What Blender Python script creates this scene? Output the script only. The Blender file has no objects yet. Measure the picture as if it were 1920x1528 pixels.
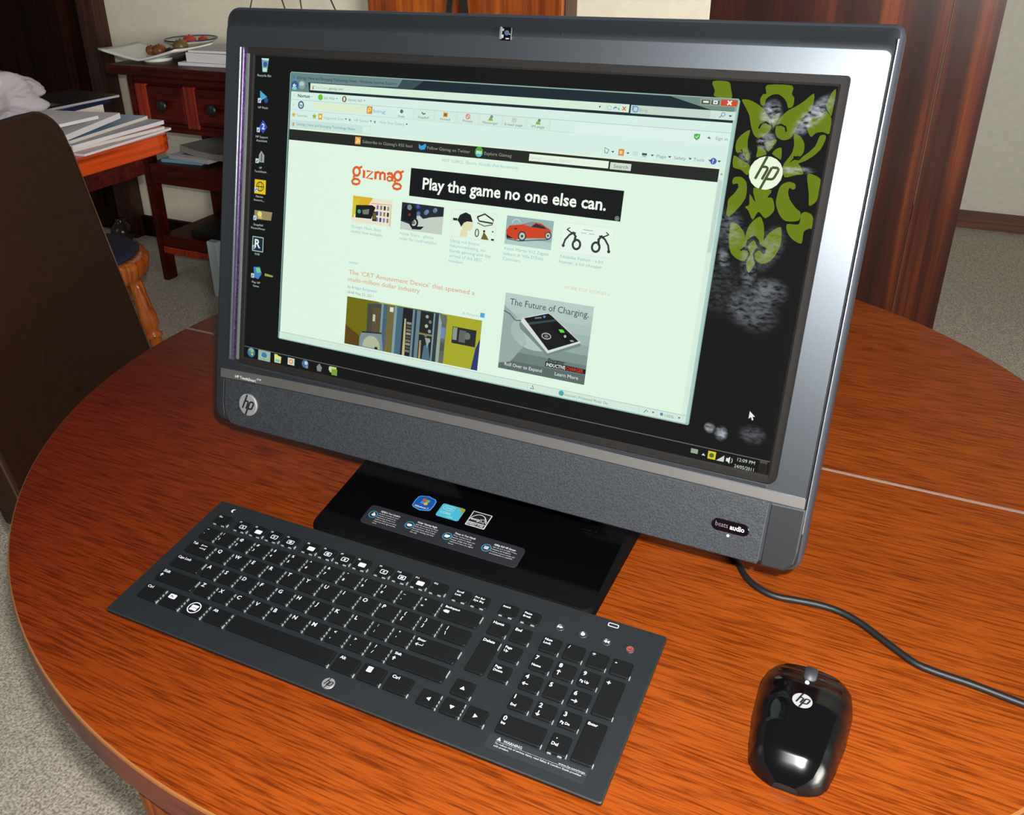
import bpy, bmesh, math, random
from mathutils import Vector, Matrix
random.seed(7)
C = bpy.context.scene.collection
sc = bpy.context.scene
PI = math.pi
TT = 0.74                                   # height of the table top above the floor

# ------------------------------------------------------------------ camera, light, exposure
cam_d = bpy.data.cameras.new('camera'); cam = bpy.data.objects.new('camera', cam_d); C.objects.link(cam)
PITCH, ROLL = 0.47261, -0.02663
_r = Vector((1, 0, 0)); _f = Vector((0, math.cos(PITCH), -math.sin(PITCH))); _u = _r.cross(_f)
_R = _r*math.cos(ROLL) + _u*math.sin(ROLL); _U = _u*math.cos(ROLL) - _r*math.sin(ROLL)
m = Matrix(((_R.x, _U.x, -_f.x, 0), (_R.y, _U.y, -_f.y, 0), (_R.z, _U.z, -_f.z, TT + 0.52016), (0, 0, 0, 1)))
cam.matrix_world = m
cam_d.sensor_fit = 'HORIZONTAL'; cam_d.sensor_width = 36.0
cam_d.lens = 1712.777/1920*36.0
cam_d.shift_x = 0.04326; cam_d.shift_y = -0.02995
cam_d.clip_start = 0.02; cam_d.clip_end = 60
sc.camera = cam

w = bpy.data.worlds.new('world'); sc.world = w; w.use_nodes = True
w.node_tree.nodes['Background'].inputs[0].default_value = (0.93, 0.97, 1.0, 1)
w.node_tree.nodes['Background'].inputs[1].default_value = 0.105

def lamp(name, kind, loc, power, color, size=0.1, target=None, size_y=None):
    d = bpy.data.lights.new(name, kind); d.energy = power; d.color = color
    if kind == 'AREA':
        d.shape = 'RECTANGLE'; d.size = size; d.size_y = size_y or size
    else:
        d.shadow_soft_size = size
    o = bpy.data.objects.new(name, d); C.objects.link(o); o.location = loc
    if target is not None:
        o.rotation_euler = (Vector(target) - Vector(loc)).to_track_quat('-Z', 'Y').to_euler()
    return o
# the flash of the camera that took the picture, just above and right of its lens
lamp('camera_flash', 'POINT', (0.036, -0.028, TT + 0.60), 95, (1.0, 0.99, 0.97), 0.012)
# daylight from a window high on the left of the room
lamp('window_daylight', 'AREA', (-3.2, 1.15, 1.75), 5, (1.0, 0.96, 0.88), 1.0, (-1.2, 2.3, 0.8), 1.0)
# added fill behind and right of the camera, aimed to brighten the back walls
lamp('rear_fill', 'AREA', (1.5, -1.1, 1.28), 80, (1.0, 0.97, 0.90), 1.4, (-0.1, 3.2, 2.35), 1.0).data.spread = math.radians(125)

sc.view_settings.view_transform = 'Standard'; sc.view_settings.look = 'None'
sc.view_settings.exposure = 0.0; sc.view_settings.gamma = 1.0; sc.view_settings.use_curve_mapping = False

# ------------------------------------------------------------------ helpers
def lin(c):
    return tuple((x/255/12.92 if x <= 10.3 else ((x/255 + 0.055)/1.055)**2.4) for x in c)
_mats = {}
def mat(name, col, rough=0.5, metal=0.0, spec=0.5, coat=0.0, bump=None, emis=None, estr=1.0):
    if name in _mats: return _mats[name]
    M = bpy.data.materials.new(name); M.use_nodes = True; nt = M.node_tree
    b = nt.nodes['Principled BSDF']
    b.inputs['Base Color'].default_value = (*col, 1); b.inputs['Roughness'].default_value = rough
    b.inputs['Metallic'].default_value = metal; b.inputs['Specular IOR Level'].default_value = spec
    b.inputs['Coat Weight'].default_value = coat; b.inputs['Coat Roughness'].default_value = 0.08
    if emis:
        b.inputs['Emission Color'].default_value = (*emis, 1); b.inputs['Emission Strength'].default_value = estr
    if bump:
        scale, strength = bump
        tc = nt.nodes.new('ShaderNodeTexCoord'); n = nt.nodes.new('ShaderNodeTexNoise'); n.inputs['Scale'].default_value = scale
        bp = nt.nodes.new('ShaderNodeBump'); bp.inputs['Strength'].default_value = strength; bp.inputs['Distance'].default_value = 0.001
        nt.links.new(tc.outputs['Object'], n.inputs['Vector']); nt.links.new(n.outputs['Fac'], bp.inputs['Height'])
        nt.links.new(bp.outputs['Normal'], b.inputs['Normal'])
    _mats[name] = M; return M

def speckle(name, c0, c1, scale, rough=0.55, metal=0.0, bump=0.0, lo=0.35, hi=0.65, spec=0.5):
    """two-tone fine noise (moulded plastic, carpet pile, paint)"""
    M = mat(name, c0, rough, metal, spec); nt = M.node_tree; b = nt.nodes['Principled BSDF']
    tc = nt.nodes.new('ShaderNodeTexCoord'); n = nt.nodes.new('ShaderNodeTexNoise'); n.inputs['Scale'].default_value = scale
    n.inputs['Detail'].default_value = 3
    r = nt.nodes.new('ShaderNodeValToRGB'); r.color_ramp.elements[0].position = lo; r.color_ramp.elements[1].position = hi
    r.color_ramp.elements[0].color = (*c0, 1); r.color_ramp.elements[1].color = (*c1, 1)
    nt.links.new(tc.outputs['Object'], n.inputs['Vector']); nt.links.new(n.outputs['Fac'], r.inputs['Fac'])
    nt.links.new(r.outputs['Color'], b.inputs['Base Color'])
    if bump:
        bp = nt.nodes.new('ShaderNodeBump'); bp.inputs['Strength'].default_value = bump; bp.inputs['Distance'].default_value = 0.002
        nt.links.new(n.outputs['Fac'], bp.inputs['Height']); nt.links.new(bp.outputs['Normal'], b.inputs['Normal'])
    return M

def wood(name, dark, mid, light, axis='x', band=6.0, fine=90.0, rough=0.35, coat=0.0, stretch=18.0, pores=0.6, tint=None):
    """varnished wood: broad bands of figure plus fine dark pores, both drawn out along one axis"""
    M = mat(name, mid, rough, 0, 0.5, coat); nt = M.node_tree; N = nt.nodes; L = nt.links; b = N['Principled BSDF']
    tc = N.new('ShaderNodeTexCoord')
    def noise(scale, detail, st, dist=0.0):
        mp = N.new('ShaderNodeMapping')
        s = {'x': (1/st, 1, 1), 'y': (1, 1/st, 1), 'z': (1, 1, 1/st)}[axis]
        mp.inputs['Scale'].default_value = s
        n = N.new('ShaderNodeTexNoise'); n.inputs['Scale'].default_value = scale; n.inputs['Detail'].default_value = detail
        n.inputs['Roughness'].default_value = 0.6; n.inputs['Distortion'].default_value = dist
        L.new(tc.outputs['Object'], mp.inputs['Vector']); L.new(mp.outputs['Vector'], n.inputs['Vector']); return n
    n1 = noise(band, 5, stretch*0.5, 0.4); n2 = noise(fine, 4, stretch*1.6)
    r1 = N.new('ShaderNodeValToRGB'); e = r1.color_ramp.elements
    e[0].position = 0.30; e[0].color = (*dark, 1); e[1].position = 0.72; e[1].color = (*light, 1)
    k = e.new(0.52); k.color = (*mid, 1)
    L.new(n1.outputs['Fac'], r1.inputs['Fac'])
    r2 = N.new('ShaderNodeValToRGB'); r2.color_ramp.elements[0].position = 0.36; r2.color_ramp.elements[1].position = 0.56
    v = 1 - pores
    r2.color_ramp.elements[0].color = (v, v*0.8, v*0.7, 1); r2.color_ramp.elements[1].color = (1, 1, 1, 1)
    L.new(n2.outputs['Fac'], r2.inputs['Fac'])
    mx = N.new('ShaderNodeMix'); mx.data_type = 'RGBA'; mx.blend_type = 'MULTIPLY'; mx.inputs['Factor'].default_value = 1.0
    L.new(r1.outputs['Color'], mx.inputs['A']); L.new(r2.outputs['Color'], mx.inputs['B'])
    out = mx.outputs['Result']
    if tint:      # slow change of colour along the board: (axis index, from, to, colour multiplier at 'from')
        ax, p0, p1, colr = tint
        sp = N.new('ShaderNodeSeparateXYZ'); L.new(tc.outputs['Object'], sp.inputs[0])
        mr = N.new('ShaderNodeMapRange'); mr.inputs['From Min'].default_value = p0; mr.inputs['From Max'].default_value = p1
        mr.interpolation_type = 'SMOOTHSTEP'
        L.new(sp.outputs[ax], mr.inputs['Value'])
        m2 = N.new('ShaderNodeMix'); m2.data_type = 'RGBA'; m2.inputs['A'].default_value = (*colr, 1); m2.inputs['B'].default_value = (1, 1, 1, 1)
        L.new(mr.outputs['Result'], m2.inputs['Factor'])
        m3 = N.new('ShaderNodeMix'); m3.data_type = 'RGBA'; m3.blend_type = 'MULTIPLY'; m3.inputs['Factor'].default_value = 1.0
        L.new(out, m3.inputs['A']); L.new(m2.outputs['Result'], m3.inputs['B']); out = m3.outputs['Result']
    L.new(out, b.inputs['Base Color'])
    bp = N.new('ShaderNodeBump'); bp.inputs['Strength'].default_value = 0.12; bp.inputs['Distance'].default_value = 0.0006
    L.new(n2.outputs['Fac'], bp.inputs['Height']); L.new(bp.outputs['Normal'], b.inputs['Normal'])
    return M

_em = {}
def em(c, k=1.0):
    key = (tuple(c), k)
    if key not in _em:
        M = bpy.data.materials.new('lit_pixels'); M.use_nodes = True; nt = M.node_tree
        b = nt.nodes['Principled BSDF']; b.inputs['Base Color'].default_value = (0.002, 0.002, 0.002, 1)
        b.inputs['Roughness'].default_value = 0.6; b.inputs['Specular IOR Level'].default_value = 0.0
        b.inputs['Emission Color'].default_value = (*lin(c), 1); b.inputs['Emission Strength'].default_value = k
        _em[key] = M
    return _em[key]

class MB:
    """collects faces with materials, then links them as ONE mesh object"""
    def __init__(s): s.v = []; s.f = []; s.m = []; s.mats = []; s.sm = []
    def mi(s, M):
        if M not in s.mats: s.mats.append(M)
        return s.mats.index(M)
    def add(s, vs, fs, M, smooth=False):
        o = len(s.v); s.v += [tuple(x) for x in vs]; k = s.mi(M)
        for f in fs: s.f.append(tuple(i + o for i in f)); s.m.append(k); s.sm.append(smooth)
    def box(s, c, d, M, rot=None, bev=0.0):
        hx, hy, hz = d[0]/2, d[1]/2, d[2]/2
        if bev:
            pts = rrect(-hx, -hy, hx, hy, min(bev*1.2, hx*0.8, hy*0.8), 2)
            t = MB(); t.slab(pts, [(bev*0.6, -hz), (0, -hz + bev*0.6), (0, hz - bev*0.6), (bev*0.6, hz)], M)
            vs = t.v; fs = t.f
        else:
            vs = [(x, y, z) for x in (-hx, hx) for y in (-hy, hy) for z in (-hz, hz)]
            fs = [(0, 1, 3, 2), (4, 6, 7, 5), (0, 4, 5, 1), (2, 3, 7, 6), (0, 2, 6, 4), (1, 5, 7, 3)]
        if rot is not None: vs = [rot @ Vector(v) for v in vs]
        s.add([(v[0] + c[0], v[1] + c[1], v[2] + c[2]) for v in vs], fs, M)
    def slab(s, pts, prof, M, cap0=True, cap1=True, mats=None, smooth=False, capM=None):
        """outline swept through a profile of (inset, z); pts counter-clockwise"""
        n = len(pts); rings = []
        for ins, z in prof: rings.append([(p[0], p[1], z) for p in offset(pts, ins)])
        vs = [p for r in rings for p in r]
        for k in range(len(prof) - 1):
            fs = [(k*n + i, k*n + (i + 1) % n, (k + 1)*n + (i + 1) % n, (k + 1)*n + i) for i in range(n)]
            s.add(vs, fs, (mats[k] if mats else M), smooth) if k == 0 else s._more(fs, (mats[k] if mats else M), smooth)
        if cap0: s._more([tuple(range(n - 1, -1, -1))], M, False)
        if cap1: s._more([tuple((len(prof) - 1)*n + i for i in range(n))], capM or M, False)
        s._base = None
    def _more(s, fs, M, smooth):
        # faces on the vertices of the slab just added
        k = s.mi(M); mx = max(max(f) for f in fs)
        o = s._o
        for f in fs: s.f.append(tuple(i + o for i in f)); s.m.append(k); s.sm.append(smooth)
    def tube(s, path, r, M, n=8, closed=False, caps=True):
        P = [Vector(p) for p in path]; L = len(P); rad = r if isinstance(r, (list, tuple)) else [r]*L
        vs = []; up = None
        for i in range(L):
            a = P[(i - 1) % L] if (closed or i > 0) else P[i]; b = P[(i + 1) % L] if (closed or i < L - 1) else P[i]
            t = (b - a).normalized()
            if up is None: up = t.orthogonal().normalized()
            else: up = (up - t*up.dot(t)).normalized()
            sd = t.cross(up)
            for k in range(n):
                q = 2*PI*k/n; vs.append(P[i] + (up*math.cos(q) + sd*math.sin(q))*rad[i])
        fs = []
        for i in range(L if closed else L - 1):
            j = (i + 1) % L
            for k in range(n): fs.append((i*n + k, i*n + (k + 1) % n, j*n + (k + 1) % n, j*n + k))
        if caps and not closed: fs += [tuple(range(n - 1, -1, -1)), tuple((L - 1)*n + k for k in range(n))]
        s.add(vs, fs, M, True)
    def lathe(s, prof, M, n=24, xf=None, smooth=True):
        vs = [(r*math.cos(2*PI*k/n), r*math.sin(2*PI*k/n), z) for r, z in prof for k in range(n)]
        if xf is not None: vs = [xf @ Vector(v) for v in vs]
        fs = [(i*n + k, i*n + (k + 1) % n, (i + 1)*n + (k + 1) % n, (i + 1)*n + k) for i in range(len(prof) - 1) for k in range(n)]
        fs += [tuple(range(n - 1, -1, -1)), tuple((len(prof) - 1)*n + k for k in range(n))]
        s.add(vs, fs, M, smooth)
    def poly(s, pts, z, M): s.add([(p[0], p[1], z) for p in pts], [tuple(range(len(pts)))], M)
    def mesh(s, name):
        me = bpy.data.meshes.new(name); me.from_pydata(s.v, [], s.f)
        for M in s.mats: me.materials.append(M)
        me.polygons.foreach_set('material_index', s.m); me.polygons.foreach_set('use_smooth', s.sm); me.update()
        return me
    def build(s, name, parent=None, loc=None, rot=None):
        o = bpy.data.objects.new(name, s.mesh(name)); C.objects.link(o)
        if parent is not None: o.parent = parent
        if loc is not None: o.location = loc
        if rot is not None: o.rotation_euler = rot
        return o
_old_add = MB.add
def _add(s, vs, fs, M, smooth=False):
    s._o = len(s.v); _old_add(s, vs, fs, M, smooth)
MB.add = _add

def rrect(x0, y0, x1, y1, r, n=4):
    """rounded rectangle, counter-clockwise; r one radius or four (bl, br, tr, tl)"""
    R = r if isinstance(r, (list, tuple)) else (r,)*4; out = []
    for (cx, cy, q0, k) in ((x0 + R[0], y0 + R[0], PI, 0), (x1 - R[1], y0 + R[1], 1.5*PI, 1), (x1 - R[2], y1 - R[2], 0, 2), (x0 + R[3], y1 - R[3], 0.5*PI, 3)):
        for i in range(n + 1):
            q = q0 + 0.5*PI*i/n; out.append((cx + R[k]*math.cos(q), cy + R[k]*math.sin(q)))
    return out
def offset(pts, d):
    if abs(d) < 1e-9: return list(pts)
    n = len(pts); out = []
    for i in range(n):
        a, p, b = pts[i - 1], pts[i], pts[(i + 1) % n]
        def nrm(u, v):
            x, y = v[0] - u[0], v[1] - u[1]; l = math.hypot(x, y) or 1e-9; return (-y/l, x/l)
        n1, n2 = nrm(a, p), nrm(p, b); sx, sy = n1[0] + n2[0], n1[1] + n2[1]; l2 = sx*sx + sy*sy
        k = 2*d/max(l2, 0.5); out.append((p[0] + sx*k, p[1] + sy*k))
    return out
def thing(name, label, cat, loc=(0, 0, 0), rotz=0.0, group=None):
    o = bpy.data.objects.new(name, None); C.objects.link(o); o.empty_display_size = 0.05
    o.location = loc; o.rotation_euler = (0, 0, rotz); o['label'] = label; o['category'] = cat
    if group: o['group'] = group
    return o
def tag(o, label, cat, group=None):
    o['label'] = label; o['category'] = cat
    if group: o['group'] = group
    return o
def struct(o): o['kind'] = 'structure'; return o

# ---- lettering: triangles of the built-in font, one glyph at a time
_gl = {}
def _glyph_mesh(txt, bold):
    cu = bpy.data.curves.new('g', 'FONT'); cu.body = txt; cu.resolution_u = 2; cu.fill_mode = 'FRONT'
    if bold: cu.offset = 0.022
    ob = bpy.data.objects.new('g', cu); me = bpy.data.meshes.new_from_object(ob)
    vs = [(v.co.x, v.co.y) for v in me.vertices]; fs = [tuple(p.vertices) for p in me.polygons]
    bpy.data.objects.remove(ob); bpy.data.curves.remove(cu); bpy.data.meshes.remove(me); return vs, fs
def glyph(ch, bold):
    k = (ch, bold)
    if k not in _gl:
        if ch == ' ': _gl[k] = ([], [], 0.28)
        else:
            vs, fs = _glyph_mesh(ch, bold)
            two, _ = _glyph_mesh(ch + ch, bold)
            adv = max(x for x, y in two) - max(x for x, y in vs) if vs else 0.3
            _gl[k] = (vs, fs, adv)
    return _gl[k]
CAP = None
def text(mb, s, x, y, cap, M, z=0.0, bold=False, width=None, slant=0.0, fy=1, vscale=1.0):
    """s with left edge x, baseline y, capital height cap; fy=-1 when y runs downwards"""
    global CAP
    if CAP is None: CAP = max(q for p, q in glyph('H', False)[0])
    k = cap/CAP; pen = 0; vs = []; fs = []
    for ch in s:
        gv, gf, adv = glyph(ch, bold); o = len(vs)
        vs += [(p + pen, q) for p, q in gv]; fs += [tuple(i + o for i in f) for f in gf]; pen += adv
    if not vs: return
    mn = min(p for p, q in vs); mx = max(p for p, q in vs); kx = k if width is None else width/(mx - mn)
    mb.add([(x + (p - mn)*kx + slant*q*k, y + fy*q*k*vscale, z) for p, q in vs], fs if fy > 0 else [f[::-1] for f in fs], M)
def stroke(mb, path, wd, M, z=0.0, closed=False):
    n = len(path)
    def nr(i):
        a = path[(i - 1) % n] if (closed or i > 0) else path[i]; b = path[(i + 1) % n] if (closed or i < n - 1) else path[i]
        dx, dy = b[0] - a[0], b[1] - a[1]; l = math.hypot(dx, dy) or 1; return -dy/l, dx/l
    W = wd if isinstance(wd, (list, tuple)) else [wd]*n; vs = []
    for i in range(n):
        nx, ny = nr(i); p = path[i]; h = W[i]/2; vs += [(p[0] + nx*h, p[1] + ny*h, z), (p[0] - nx*h, p[1] - ny*h, z)]
    fs = [(2*i, 2*i + 1, 2*((i + 1) % n) + 1, 2*((i + 1) % n)) for i in range(n if closed else n - 1)]
    mb.add(vs, fs, M)
def arc(cx, cy, rx, ry, q0, q1, n=12):
    return [(cx + rx*math.cos(math.radians(q0 + (q1 - q0)*i/n)), cy + ry*math.sin(math.radians(q0 + (q1 - q0)*i/n))) for i in range(n + 1)]
def disc(cx, cy, r, n=28, ry=None): return arc(cx, cy, r, ry or r, 0, 360, n)[:-1]
def hp_mark(mb, cx, cy, r, z, Md, Mk, fy=1, dz=2e-4, disc_on=True):
    """round emblem: a disc with the two slanted letters cut out of it"""
    if disc_on:
        p = disc(cx, cy, r, 32); mb.poly(p, z, Md)
    wdt = 0.17*r
    def q(pts): return [(cx + x*r, cy + fy*y*r) for x, y in pts]
    zz = z + dz
    stroke(mb, q([(-0.06, 0.985), (-0.57, -0.40)]), wdt, Mk, zz)
    stroke(mb, q([(-0.27, 0.36), (-0.02, 0.36), (0.06, 0.30), (0.06, 0.20), (-0.17, -0.40)]), wdt, Mk, zz)
    stroke(mb, q([(0.31, 0.36), (-0.19, -0.985)]), wdt, Mk, zz)
    stroke(mb, q([(0.31, 0.36), (0.62, 0.36), (0.71, 0.29), (0.70, 0.18), (0.54, -0.22), (0.46, -0.31), (0.36, -0.34), (0.10, -0.34)]), wdt, Mk, zz)

# room frame: a runs along the back wall, b into the room's depth
RA = math.radians(-28.5)
def rm(a, b, z=0.0): return Vector((a*math.cos(RA) - b*math.sin(RA), a*math.sin(RA) + b*math.cos(RA), z))

# ------------------------------------------------------------------ the setting
carpet = speckle('carpet', lin((132, 122, 104)), lin((218, 208, 190)), 230, 0.95, 0, 0.8, 0.3, 0.7, 0.1)
_nt = carpet.node_tree
wallp = speckle('wall_paint', (0.78, 0.72, 0.56), (0.82, 0.76, 0.60), 40, 0.85, 0, 0.05)
wallg = speckle('hall_paint', (0.56, 0.54, 0.45), (0.60, 0.58, 0.49), 40, 0.85, 0, 0.05)
darkwood = wood('dark_wood', lin((24, 8, 4)), lin((36, 13, 6)), lin((48, 19, 9)), 'z', 5, 60, 0.6)
darkwood.node_tree.nodes['Principled BSDF'].inputs['Specular IOR Level'].default_value = 0.12
basewood = wood('base_wood', lin((70, 38, 22)), lin((100, 60, 38)), lin((120, 76, 50)), 'x', 6, 60, 0.5)
sapele = wood('sapele', lin((26, 8, 7)), lin((62, 22, 11)), lin((138, 66, 18)), 'z', 9, 150, 0.32, 0.15, 60, 0.30)
amber = wood('amber_wood', lin((120, 52, 8)), lin((165, 80, 14)), lin((200, 110, 26)), 'z', 14, 90, 0.35, 0.2, 20, 0.4)
redwood = wood('red_wood', lin((50, 7, 3)), lin((78, 14, 6)), lin((100, 22, 9)), 'x', 9, 80, 0.45, 0.0)
redwood.node_tree.nodes['Principled BSDF'].inputs['Specular IOR Level'].default_value = 0.25
redlit = wood('red_wood_lit', lin((120, 30, 8)), lin((156, 44, 10)), lin((178, 56, 14)), 'z', 9, 80, 0.38, 0.2)  # lighter red wood for lit faces; light from the left put into the colour
orange = wood('orange_wood', lin((190, 60, 8)), lin((214, 74, 10)), lin((232, 92, 16)), 'y', 5, 60, 0.3, 0.3)

def slabbox(a0, b0, z0, a1, b1, z1, M, name, parent=None, bev=0.0):
    """box in the room frame given by two corners"""
    mb = MB(); mb.box((0, 0, 0), (a1 - a0, b1 - b0, z1 - z0), M, None, bev)
    o = mb.build(name, parent)
    if parent is None:
        o.location = rm((a0 + a1)/2, (b0 + b1)/2, (z0 + z1)/2); o.rotation_euler = (0, 0, RA)
    else: o.location = ((a0 + a1)/2, (b0 + b1)/2, (z0 + z1)/2)
    return o
struct(slabbox(-5.0, -1.4, -0.05, 3.2, 4.5, 0.0, carpet, 'floor'))
WH = 2.45
struct(slabbox(-3.13, 2.80, 0, -0.70, 2.92, WH, wallp, 'wall_back'))
struct(slabbox(-0.70, 4.325, 0, 3.2, 4.42, WH, wallg, 'wall_right'))
struct(slabbox(-0.70, 4.305, 0, 3.2, 4.325, 0.072, basewood, 'baseboard_right'))
struct(slabbox(-3.13, 2.782, 0, -0.70, 2.80, 0.09, darkwood, 'baseboard_back'))
# dark stained door standing in its frame at the left end of the back wall
d2 = struct(slabbox(-4.10, 2.77, 0.01, -3.22, 2.81, 2.06, darkwood, 'door_2'))
for k in range(2):
    o = slabbox(-0.34, -0.035, -0.92 + k*1.0, 0.34, -0.021, -0.04 + k*0.94, darkwood, 'door_panel', d2)
slabbox(0.37, -0.08, -0.05, 0.41, -0.03, -0.01, mat('dark_brass', (0.12, 0.09, 0.05), 0.4, 1.0), 'door_handle', d2)
struct(slabbox(-3.22, 2.735, 0, -3.13, 2.92, 2.15, wood('jamb_wood', lin((46, 17, 10)), lin((66, 28, 15)), lin((82, 38, 22)), 'z', 8, 70, 0.45), 'trim_1'))
struct(slabbox(-4.19, 2.735, 0, -4.10, 2.92, 2.15, darkwood, 'trim_2'))
struct(slabbox(-5.0, 2.80, 0, -4.19, 2.92, WH, wallp, 'wall_left'))
# veneered door at the right end, with its jamb
d1 = struct(slabbox(-0.70, 2.80, 0.008, -0.078, 2.84, 2.06, sapele, 'door_1'))
j1 = struct(slabbox(-0.076, 2.795, 0, 0.040, 2.92, 2.15, sapele, 'trim_3'))

# ------------------------------------------------------------------ round table
TC = Vector((0.0988, 0.9066, 0)); TA = math.radians(-28.0); RT = 0.5745
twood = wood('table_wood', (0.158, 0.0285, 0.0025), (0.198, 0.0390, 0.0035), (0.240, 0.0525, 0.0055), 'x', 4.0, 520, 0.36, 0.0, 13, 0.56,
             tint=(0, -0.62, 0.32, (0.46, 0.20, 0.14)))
twood.node_tree.nodes['Principled BSDF'].inputs['Specular IOR Level'].default_value = 0.15
tedge = wood('table_edge_wood', (0.085, 0.010, 0.0018), (0.105, 0.014, 0.0026), (0.125, 0.020, 0.004), 'x', 6, 80, 0.42, 0.0)
tworn = mat('worn_edge', (0.17160, 0.06600, 0.01650), 0.35)
tseam = mat('seam_highlight', (0.13, 0.085, 0.065), 0.3)  # pale highlight along the leaf joint, painted into the colour
tbl = thing('dining_table', 'round varnished orange-brown wooden dining table carrying the computer', 'table', (TC.x, TC.y, 0), TA)
S0 = 0.0200
def leaf(sign):
    y0 = S0 + sign*0.0007; q = math.asin(y0/RT); pts = []
    if sign < 0: pts = [(RT*math.cos(t), RT*math.sin(t)) for t in [(PI - q) + (PI + 2*q)*i/96 for i in range(97)]]
    else: pts = [(RT*math.cos(t), RT*math.sin(t)) for t in [q + (PI - 2*q)*i/96 for i in range(97)]]
    mb = MB()
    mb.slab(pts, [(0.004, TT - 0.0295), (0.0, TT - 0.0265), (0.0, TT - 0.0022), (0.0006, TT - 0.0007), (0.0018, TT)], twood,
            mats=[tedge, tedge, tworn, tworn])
    for k in range(1, 4): mb.m[k*len(pts) + len(pts) - 1] = mb.mi(tseam)
    return mb.build('table_leaf', tbl)
leaf(-1); leaf(1)
hleg = wood('table_leg_wood', (0.10, 0.026, 0.004), (0.13, 0.036, 0.006), (0.16, 0.05, 0.01), 'z', 6, 80, 0.4)
for k in range(4):
    q = math.radians(261.8 + 90*k); mb = MB()
    xf = Matrix.Translation((0.528*math.cos(q), 0.528*math.sin(q), 0))
    mb.lathe([(0.020, 0.0), (0.024, 0.02), (0.026, 0.2), (0.034, 0.5), (0.040, 0.66), (0.043, TT - 0.0295)], hleg, 20, xf)
    mb.build('leg', tbl)

# ------------------------------------------------------------------ all-in-one computer
MA = -0.483917; MO = Vector((0.0199941, 0.7387488, TT)); SZ = 0.2664736; TILT = 0.2614592
pcm = thing('desktop_computer', 'charcoal all-in-one touchscreen computer showing a web page, on its black stand', 'computer', MO, MA)
PR = (PI/2 - TILT, 0, 0); PL = (0, 0, SZ)                 # the tilted panel frame: x right, y up the panel, z to the viewer
bez = speckle('bezel_paint', (0.066, 0.074, 0.083), (0.076, 0.085, 0.095), 900, 0.42, 0.93, 0.0, 0.3, 0.7)
bezs = mat('bezel_side', (0.03, 0.034, 0.045), 0.4, 0.3)
glassb = mat('touch_border', (0.0095, 0.0085, 0.0078), 0.6, 0, 0.06)
chrome = mat('chrome', (0.82, 0.82, 0.86), 0.12, 1.0)
purple = speckle('violet_foil', (0.014, 0.005, 0.034), (0.085, 0.045, 0.13), 500, 0.35, 0.8)
silver = mat('silver_strip', (0.30, 0.29, 0.282), 0.37, 0.92)
black = mat('gloss_black', (0.00099, 0.00099, 0.00132), 0.10, 0, 0.45)
satin = mat('satin_black', (0.00264, 0.00264, 0.00317), 0.5)
white_ink = mat('white_print', (0.33000, 0.34320, 0.35640), 0.5)
U0, U1, V0, V1 = -0.2978, 0.2900, -0.2195, 0.1865
N = 6
outer = rrect(U0, V0, U1, V1, (0.016, 0.012, 0.007, 0.013), N)
inner = rrect(-0.2625, -0.1495, 0.2622, 0.1502, (0.006, 0.008, 0.003, 0.003), N)
mb = MB()
# back shell and rolled front edge
mb.slab(outer, [(0.020, -0.052), (0.004, -0.044), (0.0, -0.036), (0.0, -0.012), (0.0008, -0.0095), (0.0028, -0.0075)], bezs, True, False, smooth=True)
ring = [offset(outer, 0.0028), None, None, inner]
o1 = rrect(U0 + 0.006, V0 + 0.004, U1 - 0.0040, V1 - 0.008, (0.014, 0.011, 0.006, 0.011), N)
o2 = rrect(U0 + 0.012, V0 + 0.008, U1 - 0.0052, V1 - 0.019, (0.012, 0.010, 0.005, 0.008), N)
oh = [((p[0] + q[0])/2, (p[1] + q[1])/2) for p, q in zip(o1, o2)]; oq = [((p[0] + q[0])/2, (p[1] + q[1])/2) for p, q in zip(oh, o2)]
n = len(outer)
rz = [(ring[0], -0.0075), (o1, -0.0040), (oh, 0.0008), (oq, 0.0026), (o2, 0.0032)]
vs = [(p[0], p[1], z) for r, z in rz for p in r]
fs = [(k*n + i, k*n + (i + 1) % n, (k + 1)*n + (i + 1) % n, (k + 1)*n + i) for k in range(4) for i in range(n)]
mb.add(vs, fs, bez, True)
rz = [(o2, 0.0032), (inner, 0.0032), (inner, -0.0005)]
vs = [(p[0], p[1], z) for r, z in rz for p in r]
mb.add(vs, [(k*n + i, k*n + (i + 1) % n, (k + 1)*n + (i + 1) % n, (k + 1)*n + i) for k in range(2) for i in range(n)], bez, False)
mb.build('housing', pcm, PL, PR)
# thin bright trim along the right side
mb = MB(); mb.box((0.2870, -0.004, -0.0042), (0.0007, 0.360, 0.0038), mat('side_trim', (0.14, 0.15, 0.17), 0.4, 0.5)); mb.build('side_trim', pcm, PL, PR)
# touch border: glass-black frame between housing and picture
mb = MB()
act = rrect(-0.2546, -0.1432, 0.2546, 0.1432, 0.0004, N)
vs = [(p[0], p[1], z) for r, z in ((inner, 0.0012), (rrect(-0.2562, -0.1450, 0.2562, 0.1448, 0.001, N), 0.0012), (act, 0.0001)) for p in r]
fs = [(k*n + i, k*n + (i + 1) % n, (k + 1)*n + (i + 1) % n, (k + 1)*n + i) for k in range(2) for i in range(n)]
mb.add(vs, fs, glassb); mb.build('touch_border', pcm, PL, PR)
mb = MB(); mb.box((0, -0.1512, 0.0034), (0.512, 0.0022, 0.0016), mat('lip', (0.03, 0.032, 0.036), 0.3, 0.5), None, 0.0006); mb.build('bezel_lip', pcm, PL, PR)
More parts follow.
